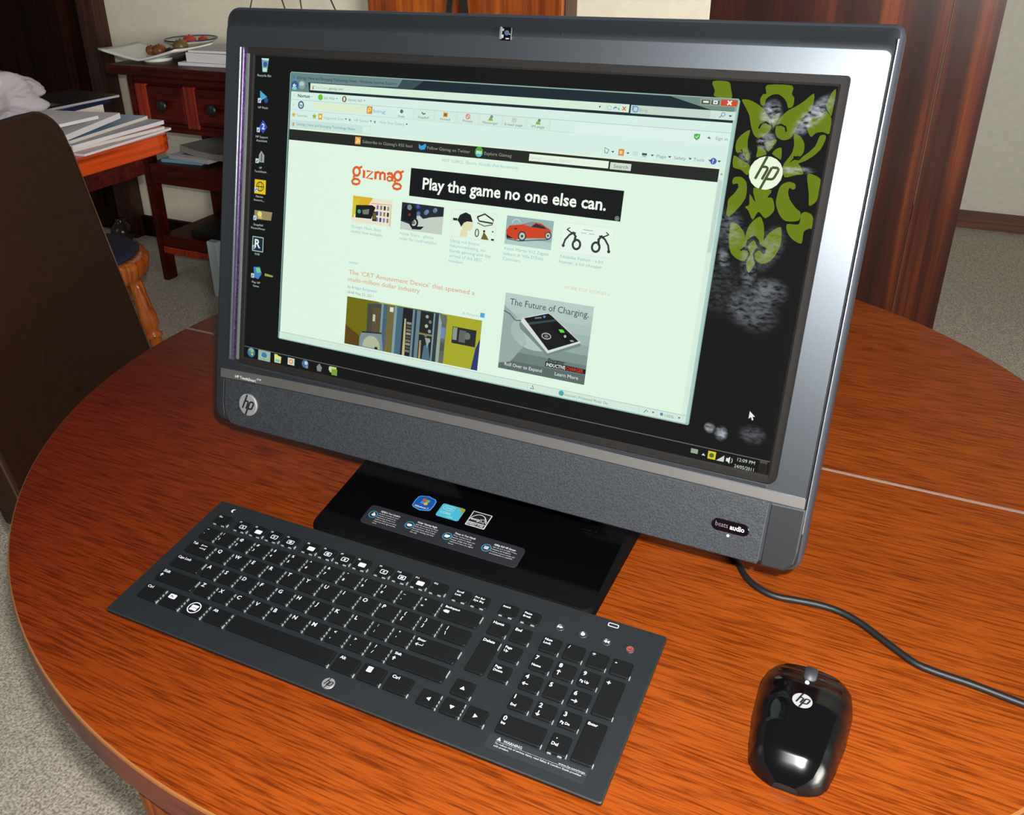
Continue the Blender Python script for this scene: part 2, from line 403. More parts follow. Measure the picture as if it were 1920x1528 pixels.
# chrome and violet accent up the left side of the screen
mb = MB()
mb.box((-0.2690, 0.0010, 0.0040), (0.0012, 0.297, 0.0026), chrome); mb.box((-0.2672, 0.0010, 0.0036), (0.0024, 0.297, 0.0018), mat('accent_grey', (0.12, 0.13, 0.16), 0.25, 0.8))
mb.box((-0.2653, 0.0, 0.0040), (0.0013, 0.295, 0.0024), chrome); mb.box((-0.2638, 0.0, 0.0036), (0.0018, 0.295, 0.0016), purple)
mb.box((-0.2612, -0.001, 0.0022), (0.0020, 0.291, 0.0020), mat('accent_dim', (0.16, 0.17, 0.17), 0.3, 0.6))
mb.build('accent_strip', pcm, PL, PR)
# silver strip under the screen
top = [(-0.2800, -0.1588), (-0.20, -0.1558), (-0.10, -0.1532), (0.0, -0.1520), (0.10, -0.1520), (0.20, -0.1530), (0.2853, -0.1541)]
bot = [(-0.2800, -0.1680), (-0.20, -0.1650), (-0.10, -0.1623), (0.0, -0.1609), (0.10, -0.1608), (0.20, -0.1612), (0.2853, -0.1619)]
mb = MB(); nn = len(top)
vs = [(p[0], p[1], 0.0046) for p in top] + [(p[0], p[1], 0.0046) for p in bot] + [(p[0], p[1], 0.0025) for p in top] + [(p[0], p[1], 0.0025) for p in bot]
fs = [(nn + i, nn + i + 1, i + 1, i) for i in range(nn - 1)] + [(i, i + 1, 2*nn + i + 1, 2*nn + i) for i in range(nn - 1)] + \
     [(3*nn + i, 3*nn + i + 1, nn + i + 1, nn + i) for i in range(nn - 1)] + [(nn - 1, 2*nn - 1, 4*nn - 1, 3*nn - 1), (0, 2*nn, 3*nn, nn)]
mb.add(vs, fs, silver)
text(mb, 'HP TouchSmart', -0.2612, -0.1652, 0.0027, white_ink, 0.0048, True, 0.0262, slant=-0.0)
text(mb, '610', -0.2340, -0.1625, 0.0016, white_ink, 0.0048, True, 0.0052)
strip = mb.build('silver_strip', pcm, PL, PR)
# speaker panel along the bottom
mesh_gr = speckle('speaker_mesh', (0.0062, 0.0078, 0.0098), (0.0185, 0.0228, 0.0285), 800, 0.6, 0.1, 0.25, 0.36, 0.66)
gp = [(-0.2745, -0.1690), (-0.2745, -0.1960), (-0.2725, -0.2060), (-0.2660, -0.2140), (-0.258, -0.2150), (0.2585, -0.2150), (0.2595, -0.2120), (0.2600, -0.1632), (0.10, -0.1620), (0.0, -0.1620), (-0.10, -0.1636), (-0.20, -0.1662)]
mb = MB(); mb.slab(gp, [(0, 0.0022), (0, 0.0036), (0.0008, 0.0042)], mesh_gr); mb.build('speaker_grille', pcm, PL, PR)
# smooth corner caps either side of the speaker panel
capm = mat('corner_plastic', (0.010, 0.0115, 0.0135), 0.42, 0.1)
for cpts_ in ([(0.2612, -0.2150), (0.2790, -0.2150), (0.2850, -0.2080), (0.2864, -0.1980), (0.2866, -0.1628), (0.2612, -0.1634)], [(-0.2862, -0.1960), (-0.2845, -0.2040), (-0.2800, -0.2095), (-0.2745, -0.2105), (-0.2740, -0.2060), (-0.2758, -0.1960), (-0.2758, -0.1690), (-0.2862, -0.1695)]):
    mb = MB(); mb.slab(cpts_, [(0, 0.0018), (0, 0.0030), (0.0010, 0.0036)], capm); mb.build('corner_cap', pcm, PL, PR)
# emblems and badges
mb = MB(); mb.slab(disc(-0.2432, -0.1900, 0.0112, 32), [(0, 0.0036), (0, 0.0056), (0.0008, 0.0060)], mat('emblem_silver', (0.42, 0.42, 0.43), 0.38, 0.75))
hp_mark(mb, -0.2432, -0.1900, 0.0106, 0.00605, silver, satin, 1, 2e-4, False); mb.build('emblem', pcm, PL, PR)
mb = MB(); mb.slab(rrect(0.2202, -0.1950, 0.2494, -0.1852, 0.0048, 6), [(0, 0.0038), (0, 0.0050), (0.0006, 0.0054)], mat('badge_black', (0.0028, 0.0012, 0.0024), 0.15, 0, 0.3))
text(mb, 'beats', 0.2232, -0.1912, 0.0040, mat('grey_print', (0.085, 0.07, 0.075), 0.5), 0.0056, False, 0.0098)
text(mb, 'audio', 0.2346, -0.1916, 0.0040, white_ink, 0.0056, True, 0.0112); mb.build('badge', pcm, PL, PR)
mb = MB(); mb.slab(disc(0.2340, -0.1977, 0.0012, 12), [(0, 0.0036), (0.0002, 0.0046)], mat('led', (0.5, 0.6, 0.7), 0.3, emis=(0.5, 0.65, 0.9), estr=1.0)); mb.build('status_light', pcm, PL, PR)
# webcam
mb = MB(); mb.slab(rrect(-0.0062, 0.1642, 0.0045, 0.1744, 0.0012, 3), [(0, 0.0026), (0, 0.0042), (0.0006, 0.0048)], black)
cmt = mat('cam_metal', (0.10, 0.11, 0.11), 0.4, 0.5)
mb.box((-0.0050, 0.1697, 0.0050), (0.0020, 0.0096, 0.0012), cmt, None, 0.0004); mb.box((0.0042, 0.1693, 0.0048), (0.0005, 0.0092, 0.0006), cmt)
mb.slab(disc(0.0002, 0.1700, 0.0022, 14), [(0, 0.0046), (0.0004, 0.0054)], mat('lens', (0.03, 0.04, 0.08), 0.05))
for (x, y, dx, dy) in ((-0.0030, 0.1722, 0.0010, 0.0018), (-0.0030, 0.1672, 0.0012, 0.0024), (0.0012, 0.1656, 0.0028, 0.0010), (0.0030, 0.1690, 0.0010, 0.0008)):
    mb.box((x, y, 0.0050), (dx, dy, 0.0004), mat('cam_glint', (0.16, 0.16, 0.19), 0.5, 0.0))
mb.build('webcam', pcm, PL, PR)
mb = MB(); mb.slab(disc(0.0474, 0.1703, 0.0009, 10), [(0, 0.0028), (0, 0.0034)], satin); mb.build('microphone_hole', pcm, PL, PR)
# stand: sloping glossy foot plate, hinge column, slot
KS = 0.15
def foot_z(y): return 0.008 + KS*(y + 0.115)
pts = rrect(-0.1385, -0.1135, 0.1450, 0.105, (0.016, 0.010, 0.02, 0.02), 6)
pts = [(p[0]*(1 + 0.0*p[1]), p[1]) for p in pts]
mb = MB(); nb = len(pts); ins = offset(pts, 0.003)
vs = [(p[0], p[1], 0.0002) for p in pts] + [(p[0], p[1], foot_z(p[1]) - 0.003) for p in pts] + [(p[0], p[1], foot_z(p[1])) for p in ins]
fs = [(k*nb + i, k*nb + (i + 1) % nb, (k + 1)*nb + (i + 1) % nb, (k + 1)*nb + i) for k in range(2) for i in range(nb)] + [tuple(range(nb - 1, -1, -1))]
mb.add(vs, fs, mat('foot_side', (0.0006, 0.0006, 0.0008), 0.7, 0, 0.08)); mb._more([tuple(2*nb + i for i in range(nb))], black, False); foot = mb.build('stand_foot', pcm)
mb = MB(); mb.box((0, 0, 0), (0.16, 0.030, 0.19), satin, None, 0.006); mb.build('stand_arm', pcm, (0, 0.062, 0.122), (-0.18, 0, 0))
FR = (math.atan(KS), 0, 0)
def on_foot(mb, name, lift=0.0003):
    o = mb.build(name, pcm, (0, -0.115, 0.008 + lift), FR); return o
kk = math.sqrt(1 + KS*KS)
def fy_(y): return (y + 0.115)*kk
mb = MB(); mb.slab(rrect(0.073, fy_(-0.026), 0.117, fy_(-0.015), 0.003, 3), [(0, -0.0001), (0.0004, 0.0008)], black)
mb.box((0.1030, fy_(-0.0150), 0.0014), (0.008, 0.0012, 0.0008), chrome); mb.box((0.1075, fy_(-0.0262), 0.0012), (0.008, 0.0010, 0.0008), chrome); on_foot(mb, 'slot')
def dk(c, k=0.35): return tuple(x*k for x in lin(c))
blue = mat('sticker_blue', dk((24, 90, 190)), 0.4); cy1 = mat('sticker_cyan', dk((80, 205, 235)), 0.4); gold = mat('sticker_gold', dk((196, 158, 30)), 0.4)
sky = mat('sticker_sky', dk((90, 190, 240)), 0.4)
mb = MB()      # blue window-flag sticker
x0, x1, y0, y1 = -0.0580, -0.0380, fy_(-0.0562), fy_(-0.0380); xc = (x0 + x1)/2; yc = (y0 + y1)/2
cur = [(x0 + 0.002, y0 + 0.0012), (xc, y0 - 0.0008), (x1 - 0.002, y0 + 0.0012), (x1, y0 + 0.003), (x1 + 0.0006, yc), (x1, y1 - 0.003), (x1 - 0.002, y1 - 0.001), (xc, y1 + 0.001), (x0 + 0.002, y1 - 0.001), (x0, y1 - 0.003), (x0 - 0.0006, yc), (x0, y0 + 0.003)]
mb.slab(cur, [(0, 0), (0, 0.00015)], sky); mb.poly(offset(cur, 0.0008), 0.00022, blue)
for (dx, dy, c) in ((-0.0019, 0.0022, (240, 90, 30)), (0.0020, 0.0015, (130, 200, 40)), (-0.0022, -0.0016, (60, 160, 240)), (0.0016, -0.0022, (250, 200, 40))):
    px, py = xc + dx, yc + 0.0018 + dy
    mb.poly([(px - 0.0018, py - 0.0014), (px + 0.0004, py - 0.0018), (px + 0.0019, py - 0.0012), (px + 0.0018, py + 0.0016), (px - 0.0002, py + 0.0018), (px - 0.0018, py + 0.0016)], 0.0003, mat('flag%d' % c[0], dk(c), 0.4))
text(mb, 'Windows 7', xc - 0.0076, y0 + 0.0024, 0.0022, white_ink, 0.0003, True, 0.0150); on_foot(mb, 'round_cornered_sticker')['label'] = 'blue square sticker with a four-colour flag'
mb = MB()      # cyan processor sticker
x0, x1, y0, y1 = -0.0308, -0.0069, fy_(-0.0576), fy_(-0.0404)
mb.slab(rrect(x0, y0, x1, y1, 0.002, 3), [(0, 0), (0, 0.00015)], cy1)
mb.poly([(x1 - 0.0085, y1 - 0.0003), (x1 - 0.0002, y1 - 0.0003), (x1 - 0.0002, y0 + 0.0070), (x1 - 0.0010, y0 + 0.0106), (x1 - 0.0034, y0 + 0.0142)], 0.00022, gold)
ltb = mat('sticker_pale', dk((200, 244, 252)), 0.4)
stroke(mb, arc(x0 + 0.0085, y1 - 0.0046, 0.0062, 0.0030, 20, 340, 20), 0.0006, ltb, 0.00025)
text(mb, 'intel', x0 + 0.0050, y1 - 0.0056, 0.0024, ltb, 0.00026, True, 0.0070); text(mb, 'CORE', x0 + 0.0024, y0 + 0.0048, 0.0026, ltb, 0.00026, True, 0.0110); text(mb, 'inside', x0 + 0.0110, y0 + 0.0018, 0.0016, ltb, 0.00026, True, 0.0062)
on_foot(mb, 'processor_sticker')['label'] = 'cyan sticker with a gold corner'
mb = MB()      # energy label, white outline on black
x0, x1, y0, y1 = 0.0008, 0.0204, fy_(-0.0582), fy_(-0.0394); yb = y0 + 0.0052
mb.slab(rrect(x0, y0, x1, y1, 0.0004, 1), [(0, 0), (0, 0.00015)], white_ink)
mb.poly([(x0 + 0.0008, yb), (x1 - 0.0008, yb), (x1 - 0.0008, y1 - 0.0008), (x0 + 0.0008, y1 - 0.0008)], 0.00022, satin)
mb.poly([(x0 + 0.0010, y0 + 0.0008), (x1 - 0.0010, y0 + 0.0008), (x1 - 0.0010, yb - 0.0007), (x0 + 0.0010, yb - 0.0007)], 0.00022, satin)
text(mb, 'ENERGY STAR', x0 + 0.0016, y0 + 0.0014, 0.0026, white_ink, 0.0003, True, 0.0160)
stroke(mb, arc(x0 + 0.0094, yb - 0.001, 0.0088, 0.0118, 12, 168, 20), 0.0007, white_ink, 0.0003)
text(mb, 'energy', x0 + 0.0022, yb + 0.0026, 0.0030, white_ink, 0.0003, True, 0.0094, slant=0.1)
st = [(x0 + 0.0144 + (0.0036 if i % 2 == 0 else 0.0015)*math.sin(PI*i/5 + 0.2), yb + 0.0040 + (0.0036 if i % 2 == 0 else 0.0015)*math.cos(PI*i/5 + 0.2)) for i in range(10)]
stroke(mb, st, 0.0006, white_ink, 0.0003, True); on_foot(mb, 'energy_label')['label'] = 'black and white energy label'
mb = MB()      # long grey feature label with four round pictograms
x0, x1, y0, y1 = -0.0945, 0.0665, fy_(-0.0908), fy_(-0.0662)
grey_l = mat('label_grey', dk((44, 46, 52)), 0.45)
mb.slab(rrect(x0, y0, x1, y1, 0.0045, 4), [(0, 0), (0, 0.00015), (0.0003, 0.0002)], grey_l, mats=[mat('label_rim', dk((120, 124, 130)), 0.4), grey_l])
heads = ['HDMI In Your Comfort', 'Wider Viewing Angle', 'Power In Your Hands', '1080p Full HD Screen']
for k in range(4):
    ix = -0.0863 + k*0.0396; iy = fy_(-0.0778); cyr = mat('pict_blue', dk((70, 170, 215)), 0.4)
    mb.poly(disc(ix, iy, 0.0046, 20), 0.00026, cyr); mb.poly(disc(ix, iy, 0.0038, 20), 0.00030, grey_l)
    if k == 0: mb.poly(disc(ix + 0.0006, iy - 0.0004, 0.0022, 8, 0.0016), 0.00034, white_ink); mb.poly(disc(ix, iy + 0.0018, 0.0010, 8), 0.00034, white_ink)
    elif k == 1: mb.poly(disc(ix, iy, 0.0028, 14, 0.0017), 0.00034, white_ink)
    elif k == 2: mb.poly([(ix - 0.0028, iy - 0.0014), (ix + 0.0006, iy - 0.0020), (ix + 0.0028, iy), (ix + 0.0024, iy + 0.0018), (ix - 0.0024, iy + 0.0016)], 0.00034, white_ink)
    else:
        mb.poly([(ix - 0.0022, iy - 0.0018), (ix + 0.0022, iy - 0.0018), (ix + 0.0022, iy + 0.0018), (ix - 0.0022, iy + 0.0018)], 0.00034, white_ink)
        for q in (-1, 0, 1): stroke(mb, [(ix - 0.0020, iy + q*0.0011), (ix + 0.0020, iy + q*0.0011)], 0.0003, grey_l, 0.00037)
    tx = ix + 0.0052
    text(mb, heads[k], tx, iy + 0.0052, 0.0021, white_ink, 0.0003, True, 0.0208)
    lines = (['sit back and play on your', 'computer or move to the', 'experience, friends over', 'sessions, keep in one touch', 'responses on it right and the', 'world'], ['adjust the viewing to your fit and', 'hands, press a touch, line for', 'good gestures, which bright', 'and video viewing with their', 'the side'], ['Power Touchscreen 2.0', 'features built in to design your', 'images, design easy drags', 'videos and more on a digital', 'canvas'], ['with one pick and wide TV to a', 'complete the brightest', 'in sports, in games, media and', 'entertainment on a full HD'])[k]
    for q, s_ in enumerate(lines):
        text(mb, s_, tx - 0.0004, iy + 0.0026 - q*0.0026, 0.0014, white_ink, 0.0003, False, min(0.0235, 0.00086*len(s_)))
on_foot(mb, 'feature_label')['label'] = 'long dark grey label with four round pictograms'
exec_display = True
# ------------------------------------------------------------------ display (1920 x 1080 desktop laid out in its own picture points)
def sx(x): return (x/1920 - 0.5)*0.5092
def sy(y): return (0.5 - y/1080)*0.2864
PXU = 0.5092/1920
class Scr(MB):
    def z(s, l): return 0.00012 + l*5e-5
    def R(s, x0, y0, x1, y1, c, l=0): s.add([(sx(x0), sy(y1), s.z(l)), (sx(x1), sy(y1), s.z(l)), (sx(x1), sy(y0), s.z(l)), (sx(x0), sy(y0), s.z(l))], [(0, 1, 2, 3)], em(c))
    def P(s, pts, c, l=0): s.add([(sx(x), sy(y), s.z(l)) for x, y in pts], [tuple(range(len(pts)))], em(c))
    def D(s, x, y, r, c, l=0, ry=None): s.P(disc(x, y, r, 18, ry), c, l)
    def S(s, path, wd, c, l=0, closed=False): stroke(s, [(sx(x), sy(y)) for x, y in path], ([q*PXU for q in wd] if isinstance(wd, list) else wd*PXU), em(c), s.z(l), closed)
    def T(s, t, x, y, cap, c, l=1, bold=False, width=None, slant=0.0, vs=1.0): text(s, t, sx(x), sy(y), cap*PXU, em(c), s.z(l), bold, None if width is None else width*PXU, slant, 1, vs)
PG = (225, 248, 229); TB = (216, 242, 232); GR = (128, 150, 140); LB = (150, 196, 206)
base = Scr(); base.add([(sx(0), sy(1080), 0.0001), (sx(1920), sy(1080), 0.0001), (sx(1920), sy(0), 0.0001), (sx(0), sy(0), 0.0001)], [(0, 1, 2, 3)], em((13, 14, 14)))
disp = base.build('display', pcm, PL, PR)
# --- wallpaper ornament
def rounded(P, k=3):
    out = []; n_ = len(P)
    for i in range(n_):
        p0, p1, p2, p3 = P[i - 1], P[i], P[(i + 1) % n_], P[(i + 2) % n_]
        for j in range(k):
            t = j/k; q = tuple(0.5*((2*p1[d]) + (-p0[d] + p2[d])*t*0.8 + (2*p0[d] - 5*p1[d] + 4*p2[d] - p3[d])*t*t*0.8 + (-p0[d] + 3*p1[d] - 3*p2[d] + p3[d])*t**3*0.8 + (p2[d] - p1[d])*2*t*0.2) for d in (0, 1))
            out.append((min(q[0], 1919), max(q[1], 0)))
    return out
wp = Scr(); OL = (108, 128, 14)
ORN = [[(1592, 4), (1636, 3), (1645, 21), (1650, 48), (1603, 43), (1602, 28)], [(1739, 6), (1804, 4), (1807, 25), (1815, 36), (1815, 56), (1804, 62), (1798, 49), (1788, 37), (1772, 28), (1756, 31), (1743, 42), (1740, 60), (1731, 57), (1727, 43), (1733, 30), (1741, 28)], [(1679, 48), (1698, 47), (1723, 57), (1742, 70), (1760, 92), (1767, 107), (1767, 124), (1750, 141), (1736, 145), (1724, 135), (1713, 111), (1705, 87), (1691, 66)], [(1781, 106), (1790, 85), (1805, 68), (1825, 55), (1843, 40), (1863, 21), (1865, 56), (1848, 82), (1838, 102), (1831, 123), (1822, 140), (1805, 146), (1789, 140), (1781, 127)], [(1766, 91), (1782, 76), (1785, 86), (1774, 115)], [(1915, 7), (1906, 18), (1898, 50), (1906, 64), (1916, 75), (1917, 26)], [(1898, 64), (1885, 77), (1864, 84), (1860, 103), (1865, 120), (1875, 132), (1885, 121), (1902, 117), (1919, 120), (1917, 81)], [(1896, 128), (1909, 124), (1912, 135), (1904, 162), (1888, 181), (1870, 195), (1846, 206), (1822, 214), (1840, 196), (1866, 181), (1889, 155)], [(1714, 126), (1712, 151), (1716, 177), (1726, 197), (1719, 206), (1699, 187), (1688, 190), (1682, 174), (1684, 153), (1698, 135)], [(1830, 127), (1847, 132), (1860, 149), (1863, 167), (1858, 184), (1844, 185), (1824, 212), (1817, 208), (1833, 178), (1835, 155)], [(1771, 179), (1759, 157), (1771, 152), (1782, 145), (1789, 149), (1781, 164)], [(1742, 167), (1757, 172), (1768, 185), (1758, 191), (1742, 196), (1742, 179)], [(1782, 182), (1790, 171), (1804, 166), (1808, 196), (1798, 193), (1787, 187)], [(1681, 197), (1699, 204), (1727, 218), (1730, 235), (1725, 246), (1706, 233), (1684, 228)], [(1816, 212), (1851, 201), (1872, 228), (1853, 234), (1825, 242)], [(1688, 263), (1694, 254), (1712, 253), (1726, 265), (1731, 284), (1731, 308), (1719, 333), (1696, 363), (1686, 357), (1686, 337), (1685, 317), (1699, 298), (1707, 281), (1703, 271), (1691, 274)], [(1824, 260), (1839, 253), (1855, 257), (1858, 268), (1852, 273), (1843, 269), (1841, 281), (1849, 300), (1868, 321), (1882, 331), (1881, 353), (1847, 358), (1827, 341), (1814, 313), (1814, 288), (1817, 270)], [(1882, 231), (1895, 228), (1918, 239), (1919, 269), (1918, 296), (1901, 311), (1895, 281)], [(1884, 335), (1894, 328), (1909, 332), (1917, 343), (1918, 370), (1911, 371), (1899, 382), (1899, 413), (1875, 406), (1858, 389), (1852, 366), (1881, 364), (1885, 352)], [(1748, 279), (1797, 280), (1789, 300), (1803, 301), (1813, 333), (1793, 357), (1772, 341), (1760, 365), (1745, 342), (1734, 332), (1744, 325), (1741, 296), (1760, 317)], [(1704, 377), (1726, 385), (1743, 403), (1750, 422), (1753, 440), (1741, 451), (1759, 451), (1764, 459), (1756, 480), (1737, 478), (1716, 463), (1706, 436), (1702, 399)], [(1763, 366), (1779, 354), (1791, 373), (1797, 400), (1798, 424), (1791, 431), (1780, 412), (1770, 408), (1759, 425), (1752, 434), (1748, 410), (1752, 385)], [(1799, 416), (1809, 397), (1826, 381), (1839, 377), (1845, 410), (1843, 434), (1834, 459), (1819, 476), (1804, 482), (1787, 474), (1780, 456), (1792, 445), (1805, 455), (1809, 439), (1795, 430)], [(1772, 420), (1785, 438), (1778, 447), (1780, 467), (1786, 484), (1773, 512), (1762, 487), (1768, 460), (1759, 439)]]
for p in ORN: wp.P(rounded(p), OL, 0)
LINES = [[(1736, 120), (1740, 109), (1752, 102), (1765, 108)], [(1809, 123), (1805, 111), (1793, 106), (1780, 109)], [(1699, 179), (1703, 187), (1693, 194), (1684, 188)], [(1840, 185), (1843, 192), (1853, 193), (1863, 179)], [(1741, 453), (1750, 443), (1763, 451), (1767, 460), (1761, 475)], [(1805, 451), (1797, 443), (1786, 445), (1778, 457), (1783, 474), (1792, 483)], [(1754, 440), (1758, 421), (1770, 410), (1783, 418), (1790, 433)]]
for p in LINES: wp.S(p, 5, (14, 15, 16), 1)
hx, hy, hr = 1774, 236, 45
wp.D(hx, hy, hr, (236, 250, 222), 3)
def hpd(pts): return [(hx + x*hr, hy - y*hr) for x, y in pts]
for p in ([(-0.06, 0.985), (-0.57, -0.40)], [(-0.27, 0.36), (-0.02, 0.36), (0.06, 0.30), (0.06, 0.20), (-0.17, -0.40)], [(0.31, 0.36), (-0.19, -0.985)],
          [(0.31, 0.36), (0.62, 0.36), (0.71, 0.29), (0.70, 0.18), (0.54, -0.22), (0.46, -0.31), (0.36, -0.34), (0.10, -0.34)]):
    wp.S(hpd(p), 7.0, (74, 84, 40), 4)
wp.build('wallpaper_ornament', disp)
# --- desktop icons
def icon(y, words, draw):
    ic = Scr(); draw(ic, 42, y)
    ty = y + 34
    for k, t in enumerate(words): ic.T(t, 42 - len(t)*2.7, ty + 5 + k*13, 7.5, (190, 205, 190), 2, False, len(t)*5.4)
    ic.build('desktop_icon', disp)
def sc_arrow(ic, x, y): ic.R(x - 24, y + 4, x - 10, y + 20, (200, 215, 220), 2); ic.S([(x - 21, y + 17), (x - 14, y + 9)], 3, (40, 90, 160), 3)
def i_bin(ic, x, y):
    ic.P([(x - 15, y - 22), (x + 17, y - 22), (x + 11, y + 24), (x - 9, y + 24)], (120, 160, 175), 1); ic.P([(x - 15, y - 22), (x + 17, y - 22), (x + 15, y - 14), (x - 13, y - 17)], (190, 225, 220), 2)
    ic.D(x + 2, y - 2, 9, (40, 90, 170), 2); ic.R(x - 8, y + 10, x + 10, y + 22, (190, 230, 205), 2)
def i_mus(ic, x, y): ic.P([(x - 16, y - 22), (x + 16, y - 2), (x - 14, y + 14)], (80, 170, 200), 1); ic.D(x + 12, y + 10, 9, (40, 80, 140), 2); sc_arrow(ic, x, y)
def i_sup(ic, x, y): ic.P([(x + 2, y - 24), (x + 22, y), (x + 4, y + 24), (x - 14, y + 2)], (50, 80, 180), 1); ic.T('2', x - 2, y + 8, 18, (230, 235, 240), 2, True); sc_arrow(ic, x, y)
def i_ts(ic, x, y): ic.P([(x, y - 24), (x + 14, y - 10), (x + 14, y + 16), (x - 10, y + 16), (x - 10, y - 10)], (150, 160, 160), 1); ic.S([(x + 2, y - 14), (x + 2, y + 12)], 4, (70, 76, 80), 2); sc_arrow(ic, x, y)
def i_nor(ic, x, y):
    ic.R(x - 24, y - 24, x + 26, y + 26, (228, 196, 24), 1); ic.S(disc(x + 1, y, 16, 18), 3, (40, 50, 40), 2, True); ic.S(disc(x + 1, y, 7, 18, 16), 2, (40, 50, 40), 2, True); ic.S([(x - 15, y), (x + 17, y)], 3, (40, 50, 40), 2); sc_arrow(ic, x, y)
def i_snap(ic, x, y): ic.P([(x - 20, y - 16), (x + 60, y - 16), (x + 56, y + 14), (x - 20, y + 16)], (150, 138, 96), 1); ic.D(x + 4, y - 4, 10, (226, 220, 120), 2); ic.R(x - 2, y + 4, x + 16, y + 12, (200, 190, 90), 2); sc_arrow(ic, x, y)
def i_r(ic, x, y): ic.R(x - 24, y - 28, x + 26, y + 26, (170, 205, 190), 1); ic.R(x - 21, y - 25, x + 23, y + 23, (20, 40, 60), 2); ic.T('R', x - 13, y + 12, 30, (230, 240, 230), 3, True); sc_arrow(ic, x, y)
def i_play(ic, x, y): ic.P([(x - 14, y - 20), (x + 14, y - 24), (x + 24, y), (x + 10, y + 22), (x - 10, y + 18)], (70, 130, 190), 1); ic.P([(x - 4, y - 18), (x + 16, y - 20), (x + 20, y - 4), (x + 2, y)], (120, 200, 150), 2); ic.P([(x + 38, y - 4), (x + 76, y), (x + 74, y + 6), (x + 38, y + 6)], (150, 160, 70), 1); sc_arrow(ic, x, y)
for y, wds, fn in ((30, ['Recycle Bin'], i_bin), (138, ['HP Music'], i_mus), (238, ['HP Support', 'Assistant'], i_sup), (345, ['HP', 'TouchSmart'], i_ts), (446, ['Norton', 'Intern...'], i_nor),
                   (547, ['Snapfish', 'PictureMover'], i_snap), (653, ['RUSE'], i_r), (757, ['Play HP', 'Games'], i_play)):
    icon(y, wds, fn)
# --- task bar
tb = Scr(); tb.R(0, 1039, 1920, 1080, (16, 15, 15), 0); tb.R(0, 1038, 1920, 1040.5, (112, 106, 100), 1)
tb.D(33, 1058, 18, (40, 120, 150), 2); tb.D(33, 1050, 12, (120, 180, 170), 3, 8)
for dx, dy, c in ((-5, -5, (200, 110, 40)), (5, -4, (150, 190, 60)), (-5, 5, (60, 140, 190)), (5, 6, (210, 200, 60))): tb.D(33 + dx, 1058 + dy, 4.5, c, 4)
tb.R(66, 1041, 122, 1079, (150, 180, 168), 2); tb.D(94, 1060, 13, (50, 130, 180), 3); tb.S(arc(94, 1060, 17, 9, -30, 200), 3.5, (200, 205, 90), 4)
tb.P([(140, 1044), (154, 1044), (158, 1048), (172, 1050), (170, 1075), (142, 1075)], (222, 224, 130), 2); tb.R(146, 1062, 166, 1072, (120, 190, 200), 3)
tb.R(202, 1046, 232, 1072, (200, 215, 210), 2); tb.D(217, 1059, 9, (230, 140, 50), 3); tb.P([(214, 1054), (222, 1059), (214, 1064)], (250, 250, 240), 4)
tb.D(280, 1056, 15, (70, 110, 160), 2); tb.D(284, 1052, 7, (190, 210, 225), 3); tb.D(288, 1066, 6, (120, 140, 150), 3)
tb.P([(342, 1043), (354, 1056), (350, 1072), (334, 1072), (330, 1056)], (130, 138, 138), 2)
tb.R(388, 1044, 416, 1066, (190, 215, 100), 2); tb.R(396, 1052, 420, 1074, (120, 160, 60), 3); tb.R(384, 1046, 396, 1060, (200, 205, 190), 4)
tb.R(1693, 1050, 1714, 1064, (150, 170, 150), 2); tb.P([(1726, 1064), (1731, 1057), (1737, 1064)], (220, 225, 215), 2)
tb.R(1744, 1046, 1767, 1070, (222, 200, 40), 2); tb.D(1755, 1058, 7, (70, 110, 60), 3); tb.P([(1770, 1070), (1792, 1070), (1792, 1050)], (205, 215, 205), 2)
tb.P([(1798, 1056), (1803, 1056), (1809, 1050), (1809, 1072), (1803, 1066), (1798, 1066)], (225, 230, 222), 2); tb.S(arc(1810, 1061, 6, 8, -60, 60, 6), 2.5, (180, 190, 180), 2)
tb.T('12:09 PM', 1830, 1058, 10, (205, 220, 205), 2, False, 50); tb.T('24/05/2011', 1824, 1079, 10, (205, 220, 205), 2, False, 56)
tb.R(1893, 1042, 1914, 1079, (52, 46, 40), 2); tb.R(1894.5, 1050, 1912.5, 1078, (34, 29, 22), 3); tb.R(1893, 1042, 1914, 1047, (84, 84, 72), 4)
tb.P([(1841, 903), (1841, 926), (1847, 920), (1851, 929), (1855, 927), (1851, 918), (1858, 917)], (235, 240, 235), 2)
tb.build('task_bar', disp)
# --- browser window
b = Scr()
b.P([(153, 52), (158, 47), (1670, 46), (1675, 52), (1675, 979), (1671, 983), (158, 983), (153, 979)], (150, 186, 176), 1)
b.P([(156, 52), (159, 49.5), (1669, 49), (1672, 53), (1672, 977), (156, 979)], (84, 112, 108), 2)
b.R(159, 50, 1669, 111, (26, 42, 50), 3)
b.P([(159, 50), (600, 50), (585, 74), (470, 78), (230, 78), (236, 111), (159, 111)], (104, 134, 134), 4); b.P([(600, 50), (680, 50), (640, 78), (470, 78), (585, 74)], (56, 78, 82), 4)
b.P([(1480, 50), (1669, 50), (1669, 80), (1600, 80)], (110, 140, 130), 4); b.R(1664, 50, 1672, 977, (168, 205, 194), 4)
b.D(169, 63, 6, (60, 130, 170), 5); b.T('Gizmag | New and Emerging Technology News - Windows Internet Explorer', 182, 69, 9, (34, 48, 52), 5, False, 400)
b.D(175, 91, 15, (52, 88, 150), 5); b.D(174, 100, 10, (120, 210, 210), 6, 6); b.S([(181, 91), (169, 91)], 3.5, (225, 240, 240), 7); b.S([(174, 86), (168, 91), (174, 96)], 3.5, (225, 240, 240), 7)
b.D(205, 88, 14, (140, 164, 162), 5); b.D(204, 84, 10, (180, 205, 200), 6, 7); b.S([(218, 88), (224, 92)], 2, (30, 90, 100), 5)
